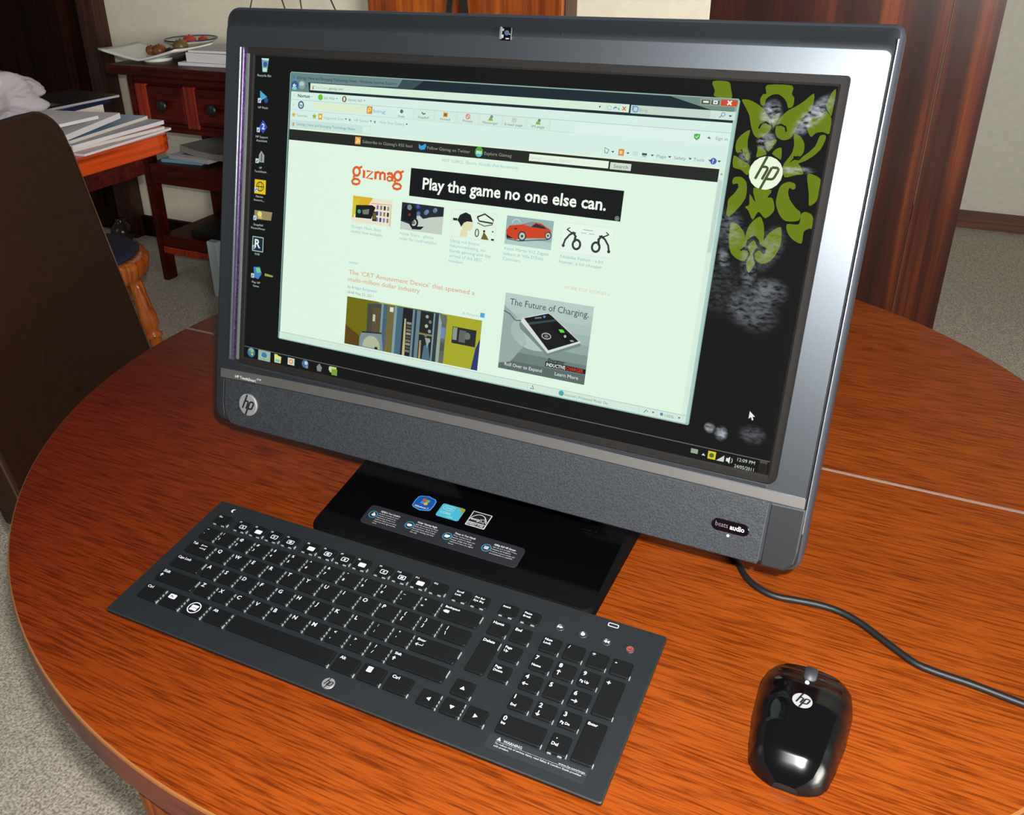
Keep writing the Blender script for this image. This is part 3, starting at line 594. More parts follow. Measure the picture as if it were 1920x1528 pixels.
b.R(240, 80, 1365, 103, (214, 240, 220), 5); b.R(1370, 81, 1668, 104, (196, 216, 204), 5); b.R(1600, 81, 1668, 104, (208, 232, 220), 6)
b.T('g', 248, 96, 11, (214, 90, 70), 6, True); b.T('http://www.', 262, 97, 8.5, (176, 200, 184), 6, False, 52); b.T('gizmag.com/', 316, 97, 8.5, (104, 128, 116), 6, False, 58)
for x in (1295, 1326, 1335): b.S([(x, 84), (x, 100)], 1, (170, 200, 190), 6)
b.P([(1272, 90), (1280, 90), (1276, 95)], (40, 60, 60), 6); b.S([(1300, 87), (1300, 98), (1310, 98), (1312, 90), (1305, 87)], 1.5, (150, 180, 170), 6, True)
b.S([(1318, 95), (1323, 90), (1328, 92)], 3, (60, 110, 190), 6); b.S([(1332, 92), (1336, 97)], 3, (60, 110, 190), 6); b.S([(1345, 87), (1355, 98)], 3, (216, 96, 80), 6); b.S([(1355, 87), (1345, 98)], 3, (216, 96, 80), 6)
b.S(disc(1384, 92, 8, 14), 3.5, (100, 160, 215), 6, True); b.S([(1376, 83), (1377, 94)], 3.5, (70, 120, 190), 6); b.T('Bing', 1396, 97, 8.5, (160, 180, 172), 6, False, 24)
b.S(disc(1635, 90, 5, 12), 2, (110, 150, 190), 7, True); b.S([(1631, 94), (1625, 100)], 2.5, (110, 150, 190), 7); b.P([(1650, 91), (1660, 91), (1655, 96)], (40, 60, 60), 7)
b.P([(1566, 50), (1670, 50), (1670, 66), (1667, 69), (1570, 69), (1566, 66)], (150, 160, 140), 5); b.P([(1624, 51), (1670, 51), (1668, 67), (1624, 67)], (206, 74, 40), 6)
b.R(1570, 54, 1594, 66, (80, 94, 86), 6); b.R(1598, 54, 1620, 66, (80, 94, 86), 6); b.R(1575, 57, 1590, 62, (236, 244, 236), 7); b.R(1603, 54.5, 1615, 64, (236, 244, 236), 7); b.R(1606, 58, 1612, 61, (80, 94, 86), 8)
b.S([(1642, 53), (1653, 64)], 4, (248, 240, 226), 7); b.S([(1653, 53), (1642, 64)], 4, (248, 240, 226), 7)
b.R(161, 111, 1664, 236, TB, 5); b.R(161, 232, 1664, 236, (228, 244, 214), 6)
b.R(161, 137, 1664, 138.5, (176, 204, 192), 6); b.R(161, 171, 1208, 172.2, (190, 216, 204), 6); b.R(1208, 140, 1664, 171, (222, 244, 234), 6)
b.T('x', 171, 126, 8, (150, 174, 164), 6); b.T('Norton', 190, 129, 10.5, (44, 60, 54), 6, True, 50); b.S([(246, 124), (251, 124)], 2, (120, 140, 130), 6)
b.D(284, 124, 10, (110, 196, 60), 6); b.T('Safe Web', 298, 129, 8.5, (130, 150, 140), 6, False, 44); b.S([(348, 124), (353, 124)], 2, (90, 110, 100), 6)
b.D(381, 124, 9, (120, 90, 50), 6, 10); b.D(381, 124, 4, (225, 235, 215), 7, 7); b.T('Identity Safe', 396, 129, 8.5, (120, 140, 130), 6, False, 56); b.S([(458, 124), (464, 124)], 2, (90, 110, 100), 6)
b.T('x', 171, 158, 8, (150, 174, 164), 6); b.S(disc(205, 154, 10, 20, 11), 5, (66, 92, 140), 6, True); b.T('hp', 199, 158, 8, (66, 92, 140), 6, True, 12)
b.R(258, 142, 470, 166, (222, 240, 208), 6); b.R(472, 141, 494, 165, (218, 150, 40), 6); b.S(disc(483, 151, 5, 12), 2.5, (245, 235, 190), 7, True); b.S([(478, 148), (478, 162)], 2.5, (245, 235, 190), 7)
b.T('bing', 499, 160, 11, (120, 176, 214), 6, False, 46)
b.D(606, 149, 6, (86, 108, 112), 6); b.T('Deals', 594, 168, 7, (70, 92, 86), 6, False, 24)
for cx, wd, nm, c in ((689, 40, 'Snapfish', (90, 104, 100)), (768, 36, 'Hotmail', (214, 140, 44)), (848, 34, 'Private', (216, 120, 116)), (928, 54, 'Messenger', (140, 176, 70)), (1007, 60, 'E-mail page', (196, 214, 200)), (1088, 42, 'IM page', (140, 176, 70))):
    b.R(cx - 37, 139, cx + 37, 170, (214, 238, 226), 6)
    for e in (-38, 38): b.R(cx + e - 0.6, 139, cx + e + 0.6, 170, (190, 216, 204), 7)
    if nm == 'Snapfish': b.S([(cx - 8, 147), (cx - 2, 152), (cx + 6, 150)], 4, c, 7)
    elif nm == 'Private': b.S(disc(cx, 149, 7, 14), 3, c, 7, True); b.S([(cx - 4, 145), (cx + 4, 153)], 3, c, 7)
    elif nm in ('Messenger', 'IM page'): b.D(cx + 2, 144, 5, (90, 150, 140), 7); b.P([(cx - 9, 156), (cx - 5, 147), (cx + 4, 147), (cx + 8, 156)], c, 8)
    else: b.R(cx - 8, 142, cx + 8, 156, c, 7)
    if nm == 'Hotmail': b.R(cx - 4, 146, cx + 4, 152, (120, 80, 30), 8)
    b.T(nm, cx - wd/2, 166, 7, (96, 116, 110), 7, False, wd)
b.P([(1572, 146), (1581, 148), (1580, 158), (1572, 165), (1564, 158), (1563, 148)], (86, 176, 84), 7); b.S([(1568, 154), (1571, 158), (1576, 151)], 2, (240, 250, 240), 8)
b.P([(1600, 156), (1606, 152), (1603, 148), (1612, 158)], (80, 96, 110), 7); b.T('Sign in', 1624, 159, 8.5, (134, 156, 150), 7, False, 34)
stp = lambda x, y, r: [(x + (r if i % 2 == 0 else r*0.45)*math.sin(PI*i/5), y - (r if i % 2 == 0 else r*0.45)*math.cos(PI*i/5)) for i in range(10)]
b.P(stp(176, 188, 10), (214, 180, 50), 6); b.T('Favorites', 190, 193, 8.5, (134, 158, 146), 6, False, 44); b.P(stp(263, 188, 11), (150, 190, 50), 6); b.R(279, 177, 296, 197, (220, 170, 50), 6); b.R(283, 183, 292, 191, (245, 235, 190), 7)
b.T('Suggested Sites', 301, 193, 8.5, (158, 184, 170), 6, False, 82); b.T('HP Games', 426, 193, 8.5, (158, 184, 170), 6, False, 56); b.T('Web Slice Gallery', 524, 193, 8.5, (158, 184, 170), 6, False, 96)
for x in (392, 491, 629): b.P([(x - 4, 186), (x + 4, 186), (x, 191)], (50, 70, 66), 6)
for x in (410, 509): b.T('e', x - 6, 193, 11, (90, 110, 110), 6, True)
b.P([(161, 205), (459, 203), (459, 232), (161, 232)], (200, 230, 222), 6); b.S([(461, 204), (491, 204), (491, 229), (461, 229)], 1.2, (176, 206, 196), 7, True)
b.T('g', 173, 222, 11, (214, 90, 70), 7, True); b.T('Gizmag | New and Emerging Technology News', 190, 222, 8.5, (118, 144, 138), 7, False, 240)
b.S([(1307, 206), (1321, 212), (1316, 222), (1309, 220)], 2.5, (100, 122, 120), 7, True); b.R(1350, 206, 1367, 225, (226, 140, 70), 7); b.R(1354, 211, 1362, 220, (246, 214, 160), 8)
b.R(1393, 209, 1409, 221, (204, 226, 216), 7); b.R(1421, 212, 1436, 218, (60, 76, 74), 7); b.R(1423, 219, 1434, 223, (160, 190, 200), 7)
for x in (1333, 1379, 1452, 1503, 1562, 1618, 1644): b.P([(x - 5, 214), (x + 5, 214), (x, 219)], (50, 68, 66), 7)
b.T('Page', 1465, 221, 8.5, (124, 148, 142), 7, False, 28); b.T('Safety', 1516, 221, 8.5, (124, 148, 142), 7, False, 34); b.T('Tools', 1572, 221, 8.5, (124, 148, 142), 7, False, 30); b.D(1628, 217, 9, (70, 100, 180), 7); b.T('?', 1625, 222, 10, (230, 240, 250), 8, True)
# page
b.R(161, 236, 1664, 955, PG, 5); b.R(161, 237, 1648, 273, (34, 38, 34), 6); b.R(1648, 237, 1664, 955, (216, 238, 222), 6); b.R(1650, 266, 1662, 470, (196, 218, 206), 7); b.P([(1652, 252), (1660, 252), (1656, 247)], (140, 160, 150), 7)
b.R(434, 242, 456, 266, (232, 158, 60), 7); b.S(arc(441, 260, 12, 12, -90, 0, 6), 3, (250, 240, 200), 8); b.S(arc(441, 260, 6, 6, -90, 0, 6), 3, (250, 240, 200), 8); b.D(441, 260, 2.5, (250, 240, 200), 8)
b.T("Subscribe to Gizmag's RSS feed", 464, 260, 9.5, (150, 154, 134), 7, False, 192)
b.P([(680, 246), (690, 252), (704, 243), (708, 250), (702, 262), (688, 264), (680, 258)], (60, 160, 220), 7); b.T('Follow Gizmag on Twitter', 712, 260, 9.5, (150, 154, 134), 7, False, 155)
b.D(898, 253, 14, (80, 170, 60), 7, 16); b.D(898, 259, 11, (90, 190, 190), 8, 9); b.T('su', 889, 258, 12, (240, 248, 235), 9, True, 18); b.T('Explore Gizmag', 917, 260, 9.5, (150, 154, 134), 7, False, 94)
b.R(1070, 244, 1325, 265, (232, 246, 226), 7); b.T('Google Custom Search', 1074, 259, 8.5, (200, 220, 204), 8, False, 132); b.R(1330, 246, 1394, 266, (206, 222, 208), 7); b.T('Search', 1341, 261, 10, (110, 124, 112), 8, False, 44)
b.T('HOT TOPICS:', 770, 294, 9, (168, 190, 172), 6, False, 78); b.T('Electric Aircraft, iPad Accessories', 856, 294, 9, LB, 6, False, 184)
# the orange word mark, letter by letter
RD = (224, 98, 42)
def gz_g(x, y):
    b.S(disc(x + 17, y - 17, 13, 18, 14), 8.5, RD, 7, True); b.S([(x + 25, y - 28), (x + 38, y - 35)], 7.5, RD, 7)
    b.S([(x + 12, y - 4), (x + 6, y + 2), (x + 8, y + 7), (x + 26, y + 9), (x + 32, y + 14), (x + 30, y + 22), (x + 18, y + 26), (x + 5, y + 24), (x + 1, y + 18), (x + 5, y + 11), (x + 12, y + 8)], 8, RD, 7)
gz_g(431, 372); b.S([(478, 349), (478, 374)], 9.5, RD, 7); b.S([(472, 350), (478, 350)], 5, RD, 7)
b.S([(488, 350), (512, 350), (489, 373), (514, 373)], 7.5, RD, 7); b.S([(524, 348), (524, 374)], 9.5, RD, 7); b.S([(524, 354), (533, 349), (541, 352), (543, 374)], 8.5, RD, 7); b.S([(543, 354), (551, 349), (559, 352), (561, 374)], 8.5, RD, 7)
b.S([(569, 354), (576, 349), (586, 350), (590, 356), (590, 374)], 9.5, RD, 7); b.S(disc(579, 367, 9, 16, 7), 6, RD, 7, True); gz_g(593, 372)
b.R(658, 324, 1383, 414, (16, 18, 20), 6); b.T('Play the game no one else can.', 706, 387, 31, (244, 250, 240), 7, True, 628, 0, 1.14); b.S(disc(1372, 406, 6, 12), 2, (150, 160, 160), 7, True); b.D(1372, 406, 3, (150, 160, 160), 7)
# five thumbnails
def shot(x, y, w_, h, c, l=6): b.R(x, y, x + w_, y + h, c, l)
x, y = 441, 436; shot(x, y, 157, 88, (236, 232, 206)); b.P([(x, y), (x + 80, y), (x + 60, y + 30), (x + 14, y + 40), (x + 6, y + 72), (x, y + 74)], (222, 178, 44), 7); b.P([(x, y + 10), (x + 30, y + 8), (x + 14, y + 60), (x, y + 66)], (212, 200, 50), 8)
b.P([(x + 14, y + 30), (x + 78, y + 24), (x + 92, y + 30), (x + 78, y + 70), (x + 14, y + 72)], (20, 26, 26), 9); b.D(x + 28, y + 50, 7, (70, 150, 130), 10); b.P([(x + 40, y + 44), (x + 68, y + 38), (x + 66, y + 56), (x + 44, y + 58)], (120, 120, 110), 10)
b.S([(x + 74, y + 18), (x + 152, y + 16), (x + 152, y + 86)], 2, (210, 130, 70), 9); b.R(x + 82, y + 44, x + 97, y + 76, (40, 34, 26), 10); b.R(x + 84, y + 48, x + 95, y + 70, (110, 96, 50), 11)
for i in range(4):
    for j in range(3): b.R(x + 96 + i*14, y + 22 + j*20, x + 104 + i*14, y + 36 + j*20, [(150, 110, 180), (150, 150, 150), (120, 90, 170), (150, 120, 110), (40, 60, 70), (50, 70, 120), (40, 50, 50), (170, 160, 150)][(i*3 + j*5) % 8], 9)
x, y = 634, 437; shot(x, y, 158, 89, (196, 208, 196)); b.P([(x, y), (x + 158, y), (x + 158, y + 30), (x + 110, y + 38), (x + 84, y + 46), (x + 60, y + 30), (x + 44, y + 70), (x, y + 62)], (30, 40, 52), 7)
for i in range(14): b.D(x + 62 + (i*31) % 92, y + 8 + (i*17) % 26, 7, [(60, 80, 170), (110, 140, 180), (50, 60, 90), (140, 160, 160)][i % 4], 8)
b.P([(x + 12, y + 12), (x + 40, y + 4), (x + 56, y + 20), (x + 60, y + 46), (x + 40, y + 60), (x + 8, y + 58), (x + 4, y + 30)], (16, 18, 24), 9); b.D(x + 30, y + 14, 9, (120, 140, 140), 10); b.S(disc(x + 50, y + 62, 14, 18), 7, (22, 24, 30), 10, True); b.D(x + 50, y + 62, 6, (110, 116, 118), 10); b.P([(x + 40, y + 76), (x + 90, y + 70), (x + 78, y + 82), (x + 46, y + 84)], (26, 32, 40), 9); b.R(x + 28, y + 34, x + 36, y + 42, (140, 50, 40), 10)
x, y = 822, 438; shot(x, y, 161, 87, (228, 246, 228)); b.S([(x, y), (x + 161, y), (x + 161, y + 87), (x, y + 87)], 1, (200, 220, 204), 7, True)
b.P([(x + 34, y + 84), (x + 42, y + 58), (x + 40, y + 40), (x + 66, y + 30), (x + 78, y + 36), (x + 80, y + 54), (x + 70, y + 62), (x + 62, y + 62), (x + 62, y + 84)], (230, 222, 180), 7); b.P([(x + 22, y + 34), (x + 30, y + 16), (x + 50, y + 6), (x + 68, y + 12), (x + 78, y + 34), (x + 58, y + 34), (x + 46, y + 40), (x + 38, y + 54), (x + 30, y + 42)], (26, 26, 34), 8); b.R(x + 6, y + 28, x + 22, y + 36, (40, 44, 50), 8)
b.S([(x + 92, y + 16), (x + 118, y + 4), (x + 150, y + 20), (x + 148, y + 30), (x + 100, y + 28), (x + 92, y + 16)], 5, (48, 50, 56), 8); b.S([(x + 94, y + 34), (x + 120, y + 42), (x + 148, y + 34)], 4, (120, 130, 126), 8)
b.S(disc(x + 96, y + 66, 6, 10, 12), 4, (90, 96, 96), 8, True); b.P([(x + 112, y + 84), (x + 120, y + 60), (x + 130, y + 70), (x + 140, y + 84)], (110, 100, 40), 8); b.D(x + 121, y + 58, 4, (60, 50, 40), 9); b.R(x + 148, y + 78, x + 158, y + 84, (50, 54, 56), 8); b.R(x + 148, y + 54, x + 154, y + 58, (70, 74, 76), 8)
x, y = 1017, 437; shot(x, y, 158, 89, (150, 182, 178)); b.R(x, y + 66, x + 158, y + 89, (176, 206, 198), 7); b.S(arc(x + 34, y + 22, 14, 14, 180, 340, 8), 3, (196, 214, 206), 7)
b.P([(x + 2, y + 46), (x + 12, y + 30), (x + 54, y + 22), (x + 84, y + 10), (x + 118, y + 12), (x + 150, y + 28), (x + 154, y + 40), (x + 148, y + 54), (x + 60, y + 64), (x + 36, y + 72), (x + 6, y + 64)], (206, 66, 32), 8)
b.P([(x + 60, y + 22), (x + 84, y + 11), (x + 98, y + 12), (x + 84, y + 26)], (120, 150, 150), 9); b.P([(x + 84, y + 26), (x + 100, y + 14), (x + 128, y + 20), (x + 136, y + 27)], (46, 44, 52), 9); b.P([(x + 4, y + 58), (x + 30, y + 70), (x + 6, y + 70)], (60, 24, 24), 9); b.P([(x + 24, y + 38), (x + 40, y + 34), (x + 36, y + 41)], (80, 40, 30), 9)
for cx, cy, rr in ((58, 58, 14), (144, 46, 11)): b.D(x + cx, y + cy, rr, (50, 56, 56), 10, rr*1.1); b.D(x + cx, y + cy, rr*0.72, (190, 200, 186), 11, rr*0.8); b.D(x + cx, y + cy, rr*0.3, (60, 66, 66), 12)
b.S([(x + 6, y + 72), (x + 50, y + 74), (x + 146, y + 58)], 3, (70, 84, 84), 9)
x, y = 1206, 436; shot(x, y, 162, 90, (232, 248, 236)); b.S([(x, y), (x + 162, y), (x + 162, y + 90), (x, y + 90)], 1, (204, 224, 212), 7, True)
for sgn, ox in ((1, 0), (-1, 162)):
    X = lambda q: x + ox + sgn*q
    b.S(disc(X(50), y + 62, 12, 18, 14), 7, (52, 60, 58), 8, True); b.S([(X(8), y + 68), (X(12), y + 52), (X(24), y + 36), (X(36), y + 28), (X(44), y + 38), (X(42), y + 56)], [6, 6, 6, 9, 8, 7], (52, 60, 58), 8); b.D(X(8), y + 70, 5, (52, 60, 58), 8); b.S([(X(14), y + 20), (X(28), y + 28), (X(44), y + 28)], 4, (46, 54, 52), 8); b.S([(X(14), y + 20), (X(24), y + 14)], 3, (46, 54, 52), 8)
b.R(x + 66, y + 14, x + 96, y + 16, (150, 168, 158), 8); b.R(x + 60, y + 24, x + 76, y + 26, (160, 178, 168), 8); b.R(x + 86, y + 24, x + 102, y + 26, (160, 178, 168), 8)
for cx, lines in ((442, [('Google Music Beta', 118), ('invites now available', 124)]), (634, [('Noise Snare - photo', 128), ('radar for loud vehicles', 142)]), (826, [('Using our brains:', 106), ('Neuromarketing, no-', 130), ('hands gaming and the', 148), ('arrival of the EEG', 118), ('headset', 52)]),
                  (1017, [('Aston Martin V12 Zagato', 154), ('debuts at Villa D\'Este', 136), ('Concours', 60)]), (1206, [('Yikebike Fusion - a bit', 142), ('heavier, a lot cheaper', 140)])):
    for k, (t, wd) in enumerate(lines): b.T(t, cx, 544 + k*16.4, 9.5, LB, 6, False, wd)
b.T('GAMES', 441, 667, 7, LB, 6, False, 38); OR = (222, 160, 110)
b.T("The 'CRT Amusement Device' that spawned a", 443, 704, 15, OR, 6, False, 488); b.T('multi-million dollar industry', 442, 728, 15, OR, 6, False, 286)
b.T('By', 442, 752, 9, (150, 176, 160), 6, False, 13); b.T('Bridget Borgobello', 460, 752, 9, (140, 186, 216), 6, False, 102); b.T('18:48 May 23, 2011', 442, 771, 9, (150, 176, 160), 6, False, 106)
b.T('8 Pictures', 895, 773, 9, (170, 200, 196), 6, False, 60); b.R(958, 757, 974, 772, (80, 170, 220), 6); b.T('MORE TOP STORIES \u00bb', 1235, 637, 9, (222, 200, 178), 6, False, 147)
# photo of the cabinets
X0, Y0 = 443, 782
def Q(pts, c, l): b.P([(X0 + px, Y0 + py) for px, py in pts], c, l)
def RR(a_, b_, c_, d_, c, l): b.R(X0 + a_, Y0 + b_, X0 + c_, Y0 + d_, c, l)
RR(0, 0, 524, 168, (168, 170, 40), 6); Q([(0, 0), (130, 0), (134, 16), (92, 20), (90, 118), (60, 168), (0, 168)], (112, 108, 14), 7); Q([(0, 100), (60, 130), (60, 168), (0, 168)], (92, 66, 20), 8)
Q([(84, 12), (140, 4), (366, 0), (396, 14), (394, 168), (176, 168), (146, 120), (90, 118)], (70, 82, 90), 8)
Q([(86, 14), (140, 8), (142, 120), (88, 118)], (72, 70, 60), 9); RR(108, 22, 142, 118, (92, 80, 50), 10); RR(110, 46, 120, 70, (190, 196, 180), 11)
for (a_, c_, col) in ((142, 150, (120, 150, 160)), (150, 166, (70, 100, 116)), (166, 194, (116, 104, 56)), (194, 204, (126, 156, 164)), (204, 228, (70, 106, 120)), (228, 266, (30, 30, 34)), (266, 274, (110, 140, 150)), (274, 282, (46, 56, 64)), (282, 296, (100, 130, 142)), (296, 346, (34, 38, 34)), (346, 352, (120, 150, 158)), (352, 366, (50, 58, 62)), (366, 378, (150, 168, 160)), (378, 396, (96, 104, 92))): RR(a_, 4, c_, 168, col, 11)
RR(176, 10, 190, 26, (220, 226, 216), 12); Q([(236, 40), (242, 40), (246, 168), (236, 168)], (186, 180, 140), 12)
for i in range(9): RR(246, 50 + i*12, 264, 58 + i*12, [(150, 146, 120), (84, 84, 70), (120, 112, 90)][i % 3], 12)
for i in range(6): b.D(X0 + 322 + (i*13) % 26, Y0 + 20 + i*16, 6, [(150, 160, 150), (110, 116, 104), (180, 186, 174)][i % 3], 12)
RR(296, 78, 346, 84, (140, 130, 84), 12); Q([(300, 104), (306, 104), (308, 168), (300, 168)], (170, 150, 110), 13); Q([(320, 92), (340, 92), (332, 126)], (150, 166, 170), 13); Q([(318, 120), (334, 112), (346, 168), (314, 168)], (80, 110, 130), 12)
RR(378, 46, 394, 84, (110, 136, 176), 12); RR(380, 96, 394, 126, (80, 86, 76), 12); Q([(366, 0), (378, 2), (398, 20), (396, 40), (378, 30)], (100, 108, 100), 13)
RR(420, 36, 508, 92, (38, 42, 40), 9); RR(422, 38, 438, 80, (140, 150, 136), 10); RR(446, 44, 470, 84, (96, 102, 96), 10); b.D(X0 + 476, Y0 + 60, 12, (110, 118, 106), 10); Q([(500, 168), (510, 96), (524, 60), (524, 168)], (46, 54, 110), 9)
Q([(62, 138), (70, 112), (150, 104), (160, 168), (62, 168)], (126, 144, 152), 13); b.P(arc(X0 + 112, Y0 + 164, 36, 42, 180, 360, 12), (176, 186, 150), 14); Q([(70, 112), (150, 104), (150, 109), (70, 117)], (40, 42, 50), 14); RR(126, 158, 138, 166, (24, 30, 40), 15)
# square advertisement
X0, Y0 = 1040, 678
for i in range(8): RR(0, i*30.9, 297, (i + 1)*30.9, [(186, 206, 200), (180, 200, 194), (172, 194, 188), (160, 184, 178), (146, 170, 164), (126, 150, 144), (108, 128, 122), (92, 108, 104)][i], 6)
Q([(0, 40), (60, 80), (90, 150), (40, 220), (0, 230)], (150, 172, 166), 7); b.P(disc(X0 + 120, Y0 + 110, 90, 20, 60), (176, 200, 194), 7)
b.T('The Future of Charging.', 1058, 714, 20, (62, 70, 72), 9, False, 266); b.S([(X0, Y0 + 58), (X0 + 22, Y0 + 66), (X0 + 44, Y0 + 84), (X0 + 66, Y0 + 80)], 3, (70, 84, 84), 9)
Q([(62, 78), (58, 92), (62, 106), (164, 178), (270, 128), (268, 118)], (120, 136, 134), 9); Q([(66, 72), (150, 42), (162, 46), (270, 117), (165, 170), (62, 84)], (214, 224, 220), 10); Q([(72, 72), (152, 44), (162, 48), (262, 114), (166, 160)], (22, 22, 26), 11); Q([(86, 84), (178, 58), (184, 62), (92, 90)], (60, 74, 74), 12)
Q([(160, 78), (184, 72), (256, 116), (226, 126)], (14, 14, 18), 12); b.S(disc(X0 + 154, Y0 + 116, 15, 16, 9), 3.5, (170, 176, 170), 12, True); b.D(X0 + 154, Y0 + 116, 7, (120, 126, 124), 12, 4.5); Q([(192, 88), (206, 86), (214, 94), (200, 97)], (90, 226, 60), 13); b.D(X0 + 216, Y0 + 106, 4.5, (170, 176, 180), 13); Q([(232, 116), (242, 113), (248, 117), (238, 120)], (150, 156, 160), 13); b.D(X0 + 140, Y0 + 56, 4, (90, 140, 220), 13); Q([(108, 64), (130, 58), (132, 62), (110, 68)], (120, 130, 130), 13)
b.T('Energizer', 1208, 873, 11, (34, 38, 40), 9, True, 58, 0.2); Q([(161, 196), (297, 198), (297, 213), (161, 213)], (26, 26, 28), 9); b.T('INDUCTIVE', 1205, 888.5, 10.5, (236, 242, 238), 10, True, 64); b.T('CHARGER', 1271, 888.5, 10.5, (216, 54, 34), 10, True, 58)
b.T('Roll Over to Expand', 1062, 913, 11, (232, 240, 236), 9, False, 130); b.T('Learn More', 1237, 913, 11, (232, 240, 236), 9, False, 78); b.P([(1053, 903), (1058, 907), (1053, 911)], (190, 70, 60), 9); b.P([(1322, 904), (1328, 908), (1322, 912)], (190, 70, 60), 9)
# status line
b.R(159, 955, 1664, 979, (212, 236, 222), 7); b.R(159, 955, 1664, 956.2, (160, 186, 174), 8); b.D(1266, 966, 9, (80, 170, 170), 8); b.T('Internet | Protected Mode: On', 1278, 972, 8.5, (120, 140, 130), 8, False, 142); b.S([(1166, 960), (1172, 972), (1160, 970)], 3, (150, 90, 80), 8)
b.D(1590, 966, 5, (90, 140, 190), 8); b.T('100%', 1600, 972, 8.5, (120, 150, 150), 8, False, 28); b.P([(1640, 964), (1648, 964), (1644, 969)], (60, 80, 76), 8); b.P([(1560, 964), (1568, 964), (1564, 969)], (60, 80, 76), 8); b.S([(1536, 972), (1542, 962), (1548, 968)], 2.5, (110, 124, 120), 8)
for x in (1150, 1250, 1520): b.S([(x, 958), (x, 977)], 1, (180, 206, 194), 8)
b.build('browser_window', disp)
# --- touch glass in front of the picture, with finger smears
gl = bpy.data.materials.new('touch_glass'); gl.use_nodes = True; nt = gl.node_tree; nt.nodes.clear()
out = nt.nodes.new('ShaderNodeOutputMaterial'); tr = nt.nodes.new('ShaderNodeBsdfTransparent'); gs = nt.nodes.new('ShaderNodeBsdfGlossy'); gs.inputs['Roughness'].default_value = 0.02
fr = nt.nodes.new('ShaderNodeFresnel'); fr.inputs['IOR'].default_value = 1.45; mix = nt.nodes.new('ShaderNodeMixShader')
nt.links.new(fr.outputs[0], mix.inputs[0]); nt.links.new(tr.outputs[0], mix.inputs[1]); nt.links.new(gs.outputs[0], mix.inputs[2])
sm = nt.nodes.new('ShaderNodeBsdfDiffuse'); sm.inputs['Color'].default_value = (0.16, 0.175, 0.20, 1)
tc = nt.nodes.new('ShaderNodeTexCoord'); acc = None
# x, y, half sizes (desktop points), turn, strength
for (bx, by, rx, ry, an, k) in ((1763, 82, 30, 40, 0, 0.55), (1870, 78, 72, 26, 52, 0.55), (1762, 152, 26, 28, 0, 0.45), (1846, 222, 55, 11, 4, 0.40), (1712, 200, 18, 28, 0, 0.25), (1795, 610, 85, 62, -25, 0.17), (1830, 560, 60, 45, 10, 0.2), (1700, 560, 70, 90, 0, 0.05),
                                (1737, 975, 17, 17, 0, 0.5), (1772, 985, 20, 22, 0, 0.5), (1700, 395, 45, 60, 20, 0.18), (1815, 440, 40, 70, -20, 0.16), (1860, 970, 40, 30, 0, 0.12), (1770, 480, 26, 110, 6, 0.16), (1700, 480, 18, 34, 20, 0.28)):
    mp = nt.nodes.new('ShaderNodeMapping'); mp.vector_type = 'TEXTURE'; mp.inputs['Location'].default_value = (sx(bx), sy(by), 0); mp.inputs['Rotation'].default_value = (0, 0, math.radians(an)); mp.inputs['Scale'].default_value = (rx*PXU, ry*PXU, 1)
    ln = nt.nodes.new('ShaderNodeVectorMath'); ln.operation = 'LENGTH'; mr = nt.nodes.new('ShaderNodeMapRange'); mr.interpolation_type = 'SMOOTHSTEP'
    mr.inputs['From Min'].default_value = 1.15; mr.inputs['From Max'].default_value = 0.35; mr.inputs['To Max'].default_value = k
    nt.links.new(tc.outputs['Object'], mp.inputs['Vector']); nt.links.new(mp.outputs[0], ln.inputs[0]); nt.links.new(ln.outputs['Value'], mr.inputs['Value'])
    if acc is None: acc = mr.outputs[0]
    else:
        ad = nt.nodes.new('ShaderNodeMath'); ad.operation = 'MAXIMUM'; nt.links.new(acc, ad.inputs[0]); nt.links.new(mr.outputs[0], ad.inputs[1]); acc = ad.outputs[0]
n1 = nt.nodes.new('ShaderNodeTexNoise'); n1.inputs['Scale'].default_value = 420; n1.inputs['Detail'].default_value = 6; n1.inputs['Distortion'].default_value = 0.3
mp = nt.nodes.new('ShaderNodeMapping'); mp.inputs['Scale'].default_value = (0.5, 1, 1); nt.links.new(tc.outputs['Object'], mp.inputs[0]); nt.links.new(mp.outputs[0], n1.inputs['Vector'])
mr = nt.nodes.new('ShaderNodeMapRange'); mr.inputs['From Min'].default_value = 0.34; mr.inputs['From Max'].default_value = 0.68; nt.links.new(n1.outputs['Fac'], mr.inputs['Value'])
ml = nt.nodes.new('ShaderNodeMath'); ml.operation = 'MULTIPLY'; nt.links.new(acc, ml.inputs[0]); nt.links.new(mr.outputs[0], ml.inputs[1])
mix2 = nt.nodes.new('ShaderNodeMixShader'); nt.links.new(ml.outputs[0], mix2.inputs[0]); nt.links.new(mix.outputs[0], mix2.inputs[1]); nt.links.new(sm.outputs[0], mix2.inputs[2])
nt.links.new(mix2.outputs[0], out.inputs['Surface'])
mb = MB(); mb.add([(-0.2546, -0.1432, 0.0014), (0.2546, -0.1432, 0.0014), (0.2546, 0.1432, 0.0014), (-0.2546, 0.1432, 0.0014)], [(0, 1, 2, 3)], gl)
mb.build('touch_glass', pcm, PL, PR)

